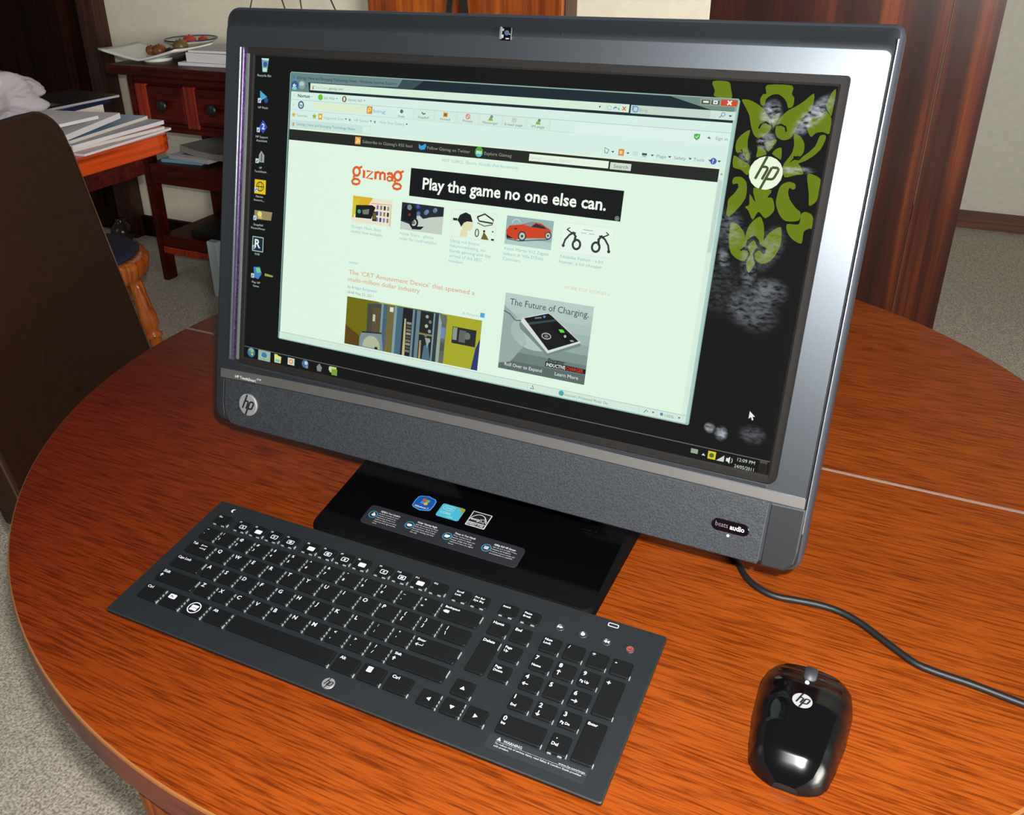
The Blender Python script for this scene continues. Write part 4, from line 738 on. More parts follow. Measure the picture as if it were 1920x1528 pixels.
# ------------------------------------------------------------------ keyboard
KA = -0.4758674; KT = math.atan2(0.014, 0.1517)
kb = thing('keyboard', 'flat black computer keyboard with white key legends in front of the computer', 'keyboard', (-0.08046, 0.56429, TT), KA)
plate_m = speckle('keyboard_plate', (0.0066, 0.0084, 0.0099), (0.0084, 0.0106, 0.0124), 700, 0.48, 0.15, 0.0)
key_m = mat('key_plastic', (0.0017, 0.0020, 0.0025), 0.42, 0, 0.38); leg_m = mat('legend_white', (0.42, 0.44, 0.49), 0.5)
KL = (0, 0, 0.013); KR = (KT, 0, 0)
def kx(x): return (x - 218)/1000
def ky(y): return (76 - y)/1000
mb = MB(); pts = rrect(kx(0), ky(152), kx(436), ky(0), 0.002, 3)
mb.slab(pts, [(0.003, -0.0054), (0.0, -0.0030), (0.0, -0.0008), (0.0008, 0.0)], plate_m, mats=[plate_m, mat('plate_side', (0.004, 0.0042, 0.005), 0.45, 0.2), mat('plate_rim', (0.014, 0.0155, 0.0155), 0.45, 0.2)])
mb.build('base_plate', kb, KL, KR)
for sx_ in (-1, 1):
    mb = MB(); mb.box((sx_*0.16, 0.060, 0.0070), (0.05, 0.014, 0.0135), satin, None, 0.001); mb.build('foot', kb)
_km = {}
KH = 0.0019
def keymesh(wd, ht):
    k = (round(wd, 1), round(ht, 1))
    if k not in _km:
        m_ = MB(); p = rrect(-wd/2000, -ht/2000, wd/2000, ht/2000, 0.0012, 2)
        m_.slab(p, [(0.0, -0.0002), (0.0, KH - 0.0006), (0.0003, KH - 0.00015), (0.0008, KH)], key_m, cap0=False); _km[k] = m_.mesh('key')
    return _km[k]
glints = MB(); glint_m = mat('glint_pale', (0.17160, 0.20460, 0.20460), 0.3)  # pale dashes for flash glints on the key edges, painted as small bars
DX, DY = 0.9, 1.5                 # key caps stand above the plate
def key(x0, x1, y0, y1, legends, glint=0):
    """key cap with its printed legend; legends: (text, dx, dy, cap mm[, width mm]) from the cap's top left corner"""
    x0 += DX; x1 += DX; y0 += DY; y1 += DY
    o = bpy.data.objects.new('key', keymesh(x1 - x0, y1 - y0)); C.objects.link(o); o.parent = kb
    ex = Matrix.Rotation(KT, 4, 'X') @ Vector((kx((x0 + x1)/2), ky((y0 + y1)/2), 0))
    o.location = (ex.x, ex.y, ex.z + 0.013); o.rotation_euler = KR
    m_ = MB(); ox, oy = -(x1 - x0)/2, (y1 - y0)/2
    for L in legends:
        if callable(L): L(m_, ox, oy)
        else:
            t, dx, dy, cap = L[:4]; text(m_, t, (ox + dx)/1000, (oy - dy)/1000, cap/1000, leg_m, KH + 0.00006, True, (L[4]/1000 if len(L) > 4 else None))
    if m_.v:
        l_ = m_.build('legend', o)
    if glint:
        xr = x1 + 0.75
        ys = [(y0 + 1.2, y0 + 4.0), (y0 + 5.7, y0 + 7.7), (y0 + 9.3, y0 + 10.9), (y0 + 12.4, y1 + 0.2)] if glint == 1 else ([(y0 + 1.5, y0 + 8)] if glint == 2 else [(y1 - 3.0, y1 + 0.2)])
        for a_, b_ in ys: glints.box((kx(xr), ky((a_ + b_)/2), 0.0007), (0.00062, (b_ - a_)/1000, 0.0013), glint_m)
    if glint == 4 or y1 < 32:
        for a_, b_ in ((x0 + 1.5, x0 + 4.2), (x1 - 5.0, x1 - 2.0)): glints.box((kx((a_ + b_)/2), ky(y1 + 0.5), 0.0006), ((b_ - a_)/1000, 0.0007, 0.0011), glint_m)
    return o
ZL = KH + 0.00006
def mm(pts, ox, oy): return [((ox + x)/1000, (oy - y)/1000) for x, y in pts]
def G_stroke(paths, wd=0.55):
    def f(m_, ox, oy):
        for p in paths: stroke(m_, mm(p, ox, oy), wd/1000, leg_m, ZL)
    return f
def G_poly(ps):
    def f(m_, ox, oy):
        for p in ps: m_.poly(mm(p, ox, oy)[::-1], ZL, leg_m)
    return f
def badge(k):
    def f(m_, ox, oy):
        m_.poly([((ox + x)/1000, (oy - 13 + y)/1000) for x, y in [(q[0] + 8.2, q[1] + 5.6) for q in rrect(-3.4, -2.3, 3.4, 2.3, 0.8, 2)]], ZL, leg_m)
        if k % 3 != 1:
            m_.poly([((ox + x)/1000, (oy - 13 + y)/1000) for x, y in [(q[0] + 8.2, q[1] + 5.6) for q in rrect(-2.7, -1.6, 2.7, 1.6, 0.4, 2)]], ZL + 4e-5, key_m)
            m_.poly([((ox + x)/1000, (oy - 13 + y)/1000) for x, y in [(q[0] + 8.2, q[1] + 5.6) for q in (rrect(-1.4, -1.0, 1.4, 1.0, 0.3, 2) if k % 2 else disc(0, 0, 1.0, 8))]], ZL + 8e-5, leg_m)
    return f
# function row
key(13, 28.6, 16.5, 28.8, [('Esc', 1.6, 4.2, 2.0)], 3)
fk = [36.9, 54.8, 72.7, 90.6, 113.0, 130.8, 148.6, 166.4, 188.2, 206.0, 223.8, 241.6]
for i, x in enumerate(fk):
    key(x, x + 14.4, 16.5, 28.8, [('F%d' % (i + 1), 1.2, 3.2, 1.7)] + ([badge(i)] if i < 11 else []), 3)
key(263, 277.5, 16.5, 28.8, [('Scroll', 1.4, 4.0, 1.9), ('Lock', 1.4, 7.4, 1.9)], 0); key(280, 294.5, 16.5, 28.8, [('Prt Scr', 1.2, 4.0, 1.9, 9), ('Sys Rq', 1.2, 7.4, 1.9, 9)], 0)
key(305, 319.7, 16.5, 28.8, [('Insert', 1.6, 4.2, 1.9)], 0); key(324, 339.2, 16.5, 28.8, [('Pause', 1.4, 4.0, 1.9), ('Break', 1.4, 7.4, 1.9)], 0)
# number row
Y1, Y2, Y3, Y4, Y5 = (35.4, 50.2), (54.6, 69.4), (74.0, 88.6), (93.4, 107.6), (113.2, 129.0)
def row(x, n_, wd, ys, legs, glint=1, pitch=19.05):
    for i in range(n_): key(x + pitch*i, x + pitch*i + wd, ys[0], ys[1], legs[i], glint)
nums = [('~', '`'), ('!', '1'), ('@', '2'), ('#', '3'), ('$', '4'), ('%', '5'), ('^', '6'), ('&', '7'), ('*', '8'), ('(', '9'), (')', '0'), ('_', '-'), ('+', '=')]
row(13.8, 13, 16.4, Y1, [[(a_, 1.8, 4.2, 2.6), (b_, 1.8, 11.0, 2.6)] for a_, b_ in nums])
key(262, 295.8, *Y1, [('Backspace', 1.6, 3.8, 2.0, 13.0), G_poly([[(1.6, 7.6), (3.2, 6.2), (7.0, 6.2), (7.0, 9.0), (3.2, 9.0)]])], 2)
key(13.8, 39.3, *Y2, [('Tab', 1.6, 4.4, 2.6), G_stroke([[(12, 3.4), (18, 3.4)], [(12, 2.2), (12, 4.6)], [(18, 7.0), (12, 7.0)], [(18, 5.8), (18, 8.2)]], 0.7)], 1)
row(42.8, 10, 16.4, Y2, [[(c, 1.7, 5.4, 3.7)] for c in 'QWERTYUIOP'])
row(42.8 + 190.5, 2, 16.4, Y2, [[('{', 3.2, 4.6, 2.8), ('[', 3.2, 10.2, 2.8)], [('}', 3.2, 4.6, 2.8), (']', 3.2, 10.2, 2.8)]])
key(271.5, 295.8, *Y2, [('|', 4.0, 4.8, 3.0), ('\\', 4.0, 10.6, 3.0)], 0)
key(13.8, 44.6, *Y3, [('Caps Lock', 1.6, 4.6, 2.7, 14.6)], 2)
row(47.6, 9, 16.4, Y3, [[(c, 1.7, 5.4, 3.7)] for c in 'ASDFGHJKL']); row(47.6 + 171.45, 2, 16.4, Y3, [[(':', 4.0, 4.6, 2.6), (';', 4.0, 10.6, 2.6)], [('"', 4.0, 4.8, 2.6), ("'", 4.0, 10.6, 2.6)]])
key(257, 295.8, *Y3, [('Enter', 2.4, 4.2, 2.2), G_stroke([[(9.0, 6.4), (9.0, 8.2), (2.8, 8.2)], [(4.6, 6.8), (2.8, 8.2), (4.6, 9.6)]])], 2)
key(13.8, 54, *Y4, [('Shift', 2.0, 4.2, 2.7), G_poly([[(2.0, 8.0), (3.6, 5.8), (5.2, 8.0)], [(3.1, 8.0), (4.1, 8.0), (4.1, 9.6), (3.1, 9.6)]])], 2)
row(57.2, 7, 16.4, Y4, [[(c, 1.7, 5.4, 3.7)] for c in 'ZXCVBNM']); row(57.2 + 133.35, 3, 16.4, Y4, [[(a_, 3.6, 4.8, 2.6), (b_, 3.6, 10.4, 2.6)] for a_, b_ in (('<', ','), ('>', '.'), ('?', '/'))])
key(247.5, 295.8, *Y4, [('Shift', 2.4, 4.0, 2.2), G_poly([[(2.4, 8.0), (4.0, 5.8), (5.6, 8.0)], [(3.5, 8.0), (4.5, 8.0), (4.5, 9.6), (3.5, 9.6)]])], 2)
# bottom row
key(13.8, 35.0, *Y5, [('Ctrl', 2.0, 4.2, 2.6)], 1); key(38.4, 58.4, *Y5, [lambda m_, ox, oy: (m_.poly([((ox + 6.6 + q[0])/1000, (oy - 5.0 + q[1])/1000) for q in rrect(-3.6, -2.4, 3.6, 2.4, 0.9, 2)], ZL, leg_m), text(m_, 'Fn', (ox + 4.6)/1000, (oy - 6.2)/1000, 0.0024, key_m, ZL + 4e-5, True))], 1)
def flag(m_, ox, oy):
    cx_, cy_ = (ox + 9.2)/1000, (oy - 8.0)/1000
    stroke(m_, disc(cx_, cy_, 0.0056, 28), 0.0009, leg_m, ZL, True)
    for (qx, qy) in ((-1, 1), (1, 1), (-1, -1), (1, -1)):
        px_, py_ = cx_ + qx*0.0017, cy_ + qy*0.0015
        m_.poly([(px_ - 0.0016, py_ - 0.0014 + 0.0002*qx), (px_ + 0.0016, py_ - 0.0012), (px_ + 0.0016, py_ + 0.0014), (px_ - 0.0016, py_ + 0.0012 + 0.0002*qx)], ZL, leg_m)
key(61.8, 82.2, *Y5, [flag], 1); key(85.6, 105.8, *Y5, [('Alt', 2.2, 4.4, 2.6)], 1)
key(109.2, 207.4, *Y5, [], 3); key(210.6, 230.6, *Y5, [('Alt', 2.2, 4.4, 2.6)], 3)
key(233.8, 253.6, *Y5, [lambda m_, ox, oy: (m_.poly([((ox + 6.4 + q[0])/1000, (oy - 4.8 + q[1])/1000) for q in rrect(-2.2, -2.6, 2.2, 2.6, 0.5, 2)], ZL, leg_m), [stroke(m_, [((ox + 5.0)/1000, (oy - 3.4 - 1.3*k)/1000), ((ox + 7.8)/1000, (oy - 3.4 - 1.3*k)/1000)], 0.0003, key_m, ZL + 4e-5) for k in range(3)])], 3)
key(257, 277.2, *Y5, [('Ctrl', 2.4, 4.4, 2.6)], 3)
tri = {'l': [(6.2, 7.4), (9.2, 5.6), (9.2, 9.2)], 'r': [(9.4, 7.4), (6.4, 9.2), (6.4, 5.6)], 'd': [(7.8, 9.0), (9.8, 6.0), (5.8, 6.0)], 'u': [(7.8, 5.4), (5.8, 8.6), (9.8, 8.6)]}
key(286, 301.4, 116.4, 130.4, [G_poly([tri['l'][::-1]])], 1); key(305, 320.6, 116.4, 130.4, [G_poly([tri['d']])], 1); key(324.2, 339.6, 116.4, 130.4, [G_poly([tri['r']])], 3); key(305, 320.6, 98.4, 112.8, [G_poly([tri['u']])], 3)
# navigation block
key(305, 320.2, *Y1, [('Home', 1.6, 4.2, 2.5)], 3); key(324, 339.4, *Y1, [('End', 1.6, 4.2, 2.5)], 3); key(305.4, 320.4, 54.6, 89.2, [('Delete', 1.4, 4.2, 2.5)], 2)
key(324, 339.4, *Y2, [('Page', 1.6, 4.0, 2.1), ('Up', 1.6, 7.4, 2.1)], 3); key(324.4, 339.4, 74.4, 89.2, [('Page', 1.6, 4.0, 2.1), ('Down', 1.6, 7.4, 2.1)], 3)
# number pad
NX = [(348.9, 364.0), (368.0, 383.0), (387.0, 401.6), (405.2, 420.4)]
key(*NX[0], *Y1, [('Num', 1.6, 4.0, 2.1), ('Lock', 1.6, 7.4, 2.1)], 3); key(*NX[1], *Y1, [('/', 1.8, 4.8, 2.8)], 3); key(*NX[2], *Y1, [('*', 1.8, 6.0, 4.0)], 3); key(*NX[3], *Y1, [('-', 1.8, 5.2, 3.6)], 3)
def arr(d):
    u = {'u': [[(3.6, 12.2), (3.6, 7.8)], [(2.2, 9.4), (3.6, 7.8), (5.0, 9.4)]], 'd': [[(3.6, 7.8), (3.6, 12.2)], [(2.2, 10.6), (3.6, 12.2), (5.0, 10.6)]], 'l': [[(6.4, 10), (2.0, 10)], [(3.6, 8.6), (2.0, 10), (3.6, 11.4)]], 'r': [[(2.0, 10), (6.4, 10)], [(4.8, 8.6), (6.4, 10), (4.8, 11.4)]]}[d]
    return G_stroke(u, 0.7)
for r_, ys, cells in ((0, Y2, (('7', 'Home'), ('8', 'u'), ('9', 'Pg Up'))), (1, (73.8, 88.8), (('4', 'l'), ('5', ''), ('6', 'r'))), (2, (93.6, 107.6), (('1', 'End'), ('2', 'd'), ('3', 'Pg Dn')))):
    for i, (d, s_) in enumerate(cells):
        key(*NX[i], *ys, [(d, 1.8, 5.0, 3.6)] + ([arr(s_)] if s_ in ('u', 'd', 'l', 'r') else ([(s_, 1.6, 11.4, 2.0)] if s_ else [])), 3)
key(NX[3][0], NX[3][1], 54.6, 88.8, [('+', 2.0, 6.4, 4.0)], 3); key(NX[0][0], NX[1][1], 113.2, 129.2, [('0', 1.8, 5.4, 3.8), ('Ins', 1.8, 8.8, 2.1)], 3); key(NX[2][0] + 0.6, NX[2][1], 113.2, 129.4, [('.', 3.4, 4.6, 3.6), ('Del', 1.8, 10.2, 2.4)], 4); key(NX[3][0], NX[3][1], 94.2, 129.2, [('Enter', 1.6, 4.2, 2.2)], 3)
rb = glints.build('key_edge_glint', kb, KL, KR); rb['kind'] = 'stuff'
# round media buttons, power button, printed marks
ring_m = mat('button_ring', (0.03960, 0.04290, 0.04620), 0.35, 0.4)
for i, (x, nm) in enumerate(((356.8, 'f'), (375.6, 'p'), (394.7, 'r'), (413.4, 'o'))):
    mb = MB(); x += 0.5; yy = 23.8
    mb.lathe([(0.0034, -0.0003), (0.0034, 0.0006), (0.0030, 0.0010), (0.0029, 0.0007)], ring_m, 18, Matrix.Translation((kx(x), ky(yy), 0)))
    red = mat('power_red', dk((240, 84, 74)), 0.4); mk = red if nm == 'o' else leg_m
    if nm == 'o': stroke(mb, [(kx(x) + q[0], ky(yy) + q[1]) for q in arc(0, 0, 0.0023, 0.0023, 0, 360, 16)], 0.0007, mk, 0.0011); stroke(mb, [(kx(x) + q[0], ky(yy) + q[1]) for q in arc(0, 0, 0.0012, 0.0012, 130, 410, 8)], 0.0005, mk, 0.0011); stroke(mb, [(kx(x), ky(yy)), (kx(x), ky(yy) + 0.0014)], 0.0005, mk, 0.0011)
    elif nm == 'p': mb.poly(disc(kx(x), ky(yy), 0.0018, 6), 0.0011, mk)
    else:
        for d in (-0.0010, 0.0012):
            s_ = 1 if nm == 'f' else -1
            mb.poly([(kx(x) + d - 0.0011*s_, ky(yy) - 0.0015), (kx(x) + d + 0.0012*s_, ky(yy)), (kx(x) + d - 0.0011*s_, ky(yy) + 0.0015)][::s_], 0.0011, mk)
    mb.build('power_button' if nm == 'o' else 'media_button', kb, KL, KR)
mb = MB()
mp_ = arc(kx(21.2), ky(8.6), 0.0023, 0.0023, 60, 300, 12) + arc(kx(22.6), ky(8.6), 0.0018, 0.0020, 270, 90, 8); mb.poly(mp_, 0.00008, leg_m)
bt = rrect(kx(390.6), ky(7.0), kx(398.6), ky(3.8), 0.0008, 2); stroke(mb, bt, 0.0007, leg_m, 0.00008, True); mb.build('printed_symbol', kb, KL, KR)
mb = MB(); mb.slab(disc(kx(218.2), ky(142.0), 0.0052, 28), [(0, -0.0002), (0.0003, 0.0004)], mat('emblem_silver', (0.42, 0.42, 0.43), 0.38, 0.75)); hp_mark(mb, kx(218.2), ky(142.0), 0.0051, 0.0005, silver, satin, 1, 1e-4, False); mb.build('emblem', kb, KL, KR)
mb = MB(); mb.slab(rrect(kx(348.2), ky(144.0), kx(420.5), ky(132.0), 0.0008, 2), [(0, -0.0001), (0, 0.00012)], mat('clear_label', (0.0100, 0.0125, 0.0150), 0.45))
lg = mat('label_print', (0.22440, 0.23760, 0.25080), 0.5)
mb.poly([(kx(354), ky(136.0)), (kx(357.4), ky(136.0)), (kx(355.7), ky(132.8))], 0.0002, lg)
text(mb, 'WARNING', kx(359), ky(136.0), 0.0021, lg, 0.0002, True, 0.014); stroke(mb, [(kx(354), ky(136.8)), (kx(420), ky(136.8))], 0.0002, lg, 0.0002)
text(mb, 'To reduce risk of serious injury, read Safety & Comfort Guide provided', kx(354), ky(139.0), 0.0013, lg, 0.0002, True, 0.063); text(mb, 'with product.', kx(354), ky(141.2), 0.0013, lg, 0.0002, True, 0.0115); text(mb, 'www.hp.com/ergo', kx(400), ky(136.2), 0.0013, lg, 0.0002, True, 0.019)
mb.build('warning_label', kb, KL, KR)

# ------------------------------------------------------------------ mouse
ms = thing('computer_mouse', 'glossy black wireless mouse with a round pale emblem on the bare table', 'mouse', (0.2273, 0.4565, TT), MA)
gloss = mat('mouse_gloss', (0.00132, 0.00132, 0.00172), 0.10, 0, 0.5)
msat = mat('mouse_satin', (0.00198, 0.00198, 0.00238), 0.28)
YF, YB = 0.0440, -0.0575; NL, NW = 28, 24
def prof(t):
    """t 0 front .. 1 back: half width left, right, crown height"""
    def ip(tab):
        for (a0, v0), (a1, v1) in zip(tab, tab[1:]):
            if t <= a1: u = (t - a0)/(a1 - a0); u = u*u*(3 - 2*u)*0.5 + u*0.5; return v0 + (v1 - v0)*u
        return tab[-1][1]
    l = ip([(0, 0.0275), (0.05, 0.0300), (0.2, 0.0325), (0.45, 0.0318), (0.7, 0.0290), (0.86, 0.0262), (0.93, 0.0220), (0.98, 0.0140), (1.0, 0.0080)])
    r = ip([(0, 0.0275), (0.05, 0.0305), (0.2, 0.0325), (0.45, 0.0316), (0.7, 0.0285), (0.86, 0.0255), (0.93, 0.0220), (0.98, 0.0150), (1.0, 0.0080)])
    h = ip([(0, 0.0150), (0.08, 0.0200), (0.3, 0.0290), (0.5, 0.0330), (0.7, 0.0310), (0.85, 0.0245), (0.94, 0.0165), (1.0, 0.0080)])
    return l, r, h
def mpt(t, s, k=1.0):
    """s -1..1 across"""
    l, r, h = prof(t); y = YF + (YB - YF)*t + (0.004*(1 - s*s) if t < 0.02 else 0)
    e = (1 - abs(s)**3.6)**(1/2.2) if abs(s) < 1 else 0.0
    x = -0.001 + (s*r if s > 0 else s*l); return (x, y, 0.0035 + (h*k - 0.0035)*e)
def mouse_patch(s0, s1, t0, t1, nl, nw, M, lift=0.0, skirt=False):
    m_ = MB(); vs = []
    for i in range(nl + 1):
        for j in range(nw + 1):
            s = s0 + (s1 - s0)*j/nw; x, y, z = mpt(t0 + (t1 - t0)*i/nl, s); vs.append((x, y, z + lift))
    fs = [(i*(nw + 1) + j + 1, i*(nw + 1) + j, (i + 1)*(nw + 1) + j, (i + 1)*(nw + 1) + j + 1) for i in range(nl) for j in range(nw)]
    m_.add(vs, [f[::-1] if False else f for f in fs], M, True); return m_
ring_ = [mpt(t/40, -1)[:2] for t in range(41)] + [mpt(1 - t/40, 1)[:2] for t in range(41)]
mb = MB(); mb.slab(ring_, [(0.003, 0.0004), (0.0, 0.002), (0.0, 0.0036)], msat, True, True); mb.build('mouse_base', ms)
mouse_patch(-1, -0.70, 0.0, 1, 30, 6, msat).build('side_panel', ms); mouse_patch(0.70, 1, 0.0, 1, 30, 6, msat).build('side_panel', ms)
mouse_patch(-0.70, 0.70, 0.22, 1, 26, 22, gloss, 0.0004).build('top_shell', ms)
mouse_patch(-0.70, -0.10, 0.0, 0.215, 8, 8, gloss, 0.0004).build('button', ms); mouse_patch(0.10, 0.70, 0.0, 0.215, 8, 8, gloss, 0.0004).build('button', ms)
mouse_patch(-0.095, 0.095, 0.0, 0.215, 6, 4, satin, -0.0006).build('wheel_bed', ms)
fr_ = [mpt(0, -1 + j/12) for j in range(25)]
mb = MB(); mb.add([p for p in fr_] + [(p[0], p[1], 0.0030) for p in fr_], [(j, j + 1, 25 + j + 1, 25 + j) for j in range(24)], mat('mouse_front', (0.02, 0.01, 0.008), 0.25)); mb.build('front_panel', ms)
bk_ = [mpt(1, -1 + j/12) for j in range(25)]
mb = MB(); mb.add([p for p in bk_] + [(p[0], p[1], 0.0030) for p in bk_], [(j + 1, j, 25 + j, 25 + j + 1) for j in range(24)], msat); mb.build('back_panel', ms)
mb = MB(); xf = Matrix.Translation((-0.001, 0.0335, 0.0180)) @ Matrix.Rotation(PI/2, 4, 'Y')
mb.lathe([(0.0070, -0.0045), (0.0085, -0.0035), (0.0088, 0), (0.0085, 0.0035), (0.0070, 0.0045)], mat('wheel_rubber', (0.016, 0.018, 0.022), 0.5), 24, xf); mb.build('scroll_wheel', ms)
lx, ly, lz = mpt(0.27, -0.0)
mb = MB(); mb.slab(disc(0, 0, 0.0016, 12), [(0, -0.001), (0.0004, 0.0005)], mat('led_white', (0.8, 0.85, 0.9), 0.3)); mb.build('indicator', ms, (lx - 0.001, ly + 0.002, lz + 0.0004), (-0.3, 0, 0))
ex, ey, ez = mpt(0.49, -0.02)
mb = MB(); pm = mat('emblem_pale', (0.23760, 0.23760, 0.25080), 0.4); hp_mark(mb, 0, 0, 0.0066, 0.0, pm, satin, 1, 2e-4); mb.build('emblem', ms, (ex - 0.0005, ey, ez + 0.0007), (0.03, 0, 0))

# ------------------------------------------------------------------ power cable
cpts = [(0.2250, 0.7300), (0.2300, 0.6800), (0.2336, 0.6365), (0.2353, 0.6176), (0.2428, 0.6022), (0.2536, 0.5929), (0.2693, 0.5874), (0.2847, 0.5816), (0.2987, 0.5726), (0.3102, 0.5585), (0.3185, 0.5424), (0.3264, 0.5269), (0.3346, 0.5131), (0.3476, 0.5031), (0.3636, 0.4933), (0.3786, 0.4826), (0.3928, 0.4723), (0.415, 0.458), (0.44, 0.444)]
def smooth(P, k=3):
    out = []
    for i in range(len(P) - 1):
        p0, p1, p2, p3 = P[max(i - 1, 0)], P[i], P[i + 1], P[min(i + 2, len(P) - 1)]
        for j in range(k):
            t = j/k; out.append(tuple(0.5*((2*p1[d]) + (-p0[d] + p2[d])*t + (2*p0[d] - 5*p1[d] + 4*p2[d] - p3[d])*t*t + (-p0[d] + 3*p1[d] - 3*p2[d] + p3[d])*t**3) for d in range(len(p1))))
    return out + [P[-1]]
mb = MB(); mb.tube([(x, y, TT + 0.0030) for x, y in smooth(cpts)], 0.0029, mat('cable_rubber', (0.004, 0.0043, 0.005), 0.5, 0, 0.35), 10)
cab = mb.build('power_cable'); tag(cab, 'black power cable snaking from under the computer across the table', 'cable')
cab.location = (0, 0, 0)

# ------------------------------------------------------------------ leather dining chair, left
leather = speckle('brown_leather', (0.0165, 0.0052, 0.0017), (0.0215, 0.0070, 0.0023), 60, 0.5, 0, 0.10, spec=0.2)
seam = mat('leather_seam', lin((84, 52, 36)), 0.45)
CW, CB, CT = 0.446, 0.40, 0.970
ch = thing('leather_chair', 'dark brown leather high-backed chair pushed in at the left of the round table', 'chair', (-0.6635, 1.4205, 0), math.radians(76.9))
rec = math.atan2(0.10, CT - 0.47)
mb = MB(); pts = rrect(-CW/2, 0.0, CW/2, CT - CB + 0.008, (0.012, 0.012, 0.055, 0.055), 6)
pts = [(p[0], p[1] + (0.012*(1 - (2*p[0]/CW)**2) if p[1] > 0.4 else 0)) for p in pts]
mb.slab(pts, [(0.010, -0.055), (0.0, -0.047), (0.0, -0.008), (0.003, -0.003), (0.010, 0.0)], leather, smooth=True); mb.build('backrest', ch, (0, -0.012, CB), (PI/2 - rec, 0, 0))
mb = MB(); mb.tube([(-CW/2 + 0.002, 0.01, -0.003), (-CW/2 + 0.002, CT - CB - 0.06, -0.003)], 0.0022, seam, 6); mb.build('piping', ch, (0, -0.012, CB), (PI/2 - rec, 0, 0))
mb = MB(); mb.tube([(CW/2 - 0.002, 0.01, -0.003), (CW/2 - 0.002, CT - CB - 0.06, -0.003)], 0.0012, seam, 6); mb.build('piping', ch, (0, -0.012, CB), (PI/2 - rec, 0, 0))
mb = MB(); mb.box((0, -0.225, 0.42), (CW, 0.45, 0.105), leather, None, 0.018); mb.build('seat', ch)
legm = mat('chair_leg_wood', lin((30, 14, 8)), 0.4)
for (x, y) in ((-0.19, -0.41), (0.19, -0.41), (-0.19, -0.02), (0.19, -0.02)):
    mb = MB(); mb.box((x, y, 0.184), (0.042, 0.042, 0.368), legm, None, 0.003); mb.build('leg', ch)

# ------------------------------------------------------------------ orange side table and what lies on it
st = thing('side_table', 'bright orange varnished side table heaped with magazines and a plastic bag', 'table', rm(-2.27, 1.40), RA)
mb = MB(); mb.slab(rrect(-0.37, -0.50, 0.37, 0.47, 0.075, 6), [(0.003, TT - 0.048), (0, TT - 0.045), (0, TT - 0.003), (0.003, TT)], orange); mb.build('table_top', st)
mb = MB(); mb.slab(rrect(-0.30, -0.43, 0.30, 0.40, 0.01, 2), [(0, TT - 0.11), (0, TT - 0.0485)], redwood); mb.build('apron', st)
mb = MB(); mb.lathe([(0.055, 0.06), (0.060, 0.10), (0.040, 0.16), (0.036, 0.45), (0.050, 0.55), (0.070, TT - 0.1105)], redwood, 24, Matrix.Translation((-0.12, -0.12, 0))); mb.build('pedestal', st)
for k in range(4):
    q = PI/4 + k*PI/2; mb = MB(); mb.box((0, 0, 0), (0.26, 0.05, 0.058), redwood, None, 0.006); o = mb.build('pedestal_foot', st, (-0.12 + 0.15*math.cos(q), -0.12 + 0.15*math.sin(q), 0.030), (0, 0, q))
MAGG = 'magazines heaped on the orange side table'
def mag(name, cov, edge, w_, d_, t_, a, b_, z, rz, label, group=MAGG, curl=0.0, tilt=0.0, cat='magazine', art=None, tiltx=0.0):
    """paper block with a cover; curl lifts the far edge"""
    t = thing(name, label, cat, rm(a, b_, z), RA + math.radians(rz), group)
    nx = 8; vs = []
    for k, zz in enumerate((0.0, t_)):
        for i in range(nx + 1):
            u = -0.5 + i/nx; lift = curl*max(0, abs(u) - 0.1)**1.6*2.2 + tilt*(u + 0.5)
            for s in (-0.5, 0.5): vs.append((u*w_, s*d_, zz + lift + tiltx*(s + 0.5)))
    M2 = 2*(nx + 1); fs = []; top_ = []
    for i in range(nx):
        a0 = 2*i; fs.append((a0, a0 + 1, a0 + 3, a0 + 2)); c0 = M2 + 2*i; top_.append((c0, c0 + 2, c0 + 3, c0 + 1))
        fs.append((a0, a0 + 2, c0 + 2, c0)); fs.append((a0 + 1, c0 + 1, c0 + 3, a0 + 3))
    fs += [(0, M2, M2 + 1, 1), (2*nx, 2*nx + 1, M2 + 2*nx + 1, M2 + 2*nx)]
    m_ = MB(); m_.add(vs, fs, edge); m_.build('pages', t)
    m_ = MB(); o_ = [(v[0], v[1], v[2] + 0.0004) for v in vs]; m_.add(o_, top_, cov)
    if art:
        zc = t_ + 0.0008
        for (x0, y0, x1, y1, c) in art: m_.add([(x0*w_, y0*d_, zc), (x1*w_, y0*d_, zc), (x1*w_, y1*d_, zc), (x0*w_, y1*d_, zc)], [(0, 1, 2, 3)], c)
    m_.build('cover', t); return t
pw = mat('paper_white', (0.72, 0.70, 0.72), 0.6); pc = mat('paper_cream', (0.66, 0.62, 0.55), 0.6); pg_ = mat('paper_grey', (0.40, 0.40, 0.44), 0.5)
cd = mat('cover_dark', (0.015, 0.014, 0.016), 0.3); cn = mat('cover_navy', (0.012, 0.018, 0.06), 0.3); cbl = mat('cover_blue', (0.28, 0.45, 0.62), 0.35); cpk = mat('cover_pink', (0.55, 0.40, 0.45), 0.35); crd = mat('cover_red', (0.45, 0.03, 0.08), 0.35); cgn = mat('cover_green', (0.30, 0.50, 0.12), 0.4); ctl = mat('cover_teal', (0.20, 0.42, 0.36), 0.4)
mag('magazine', cpk, pw, 0.22, 0.32, 0.006, -2.02, 1.70, TT, 4, 'pinkish glossy magazine lying lowest on the orange table', art=[(-0.5, -0.5, -0.3, 0.5, crd), (0.1, -0.2, 0.4, 0.1, ctl)])
mag('magazine', crd, pc, 0.22, 0.32, 0.008, -2.04, 1.69, TT + 0.0066, -4, 'cream-edged magazine with red cover just above the lowest one', art=[(-0.2, -0.4, 0.4, 0.0, pg_)])
mag('magazine', pg_, pw, 0.23, 0.32, 0.010, -2.05, 1.70, TT + 0.0152, 2, 'grey magazine whose pale corner juts out furthest right')
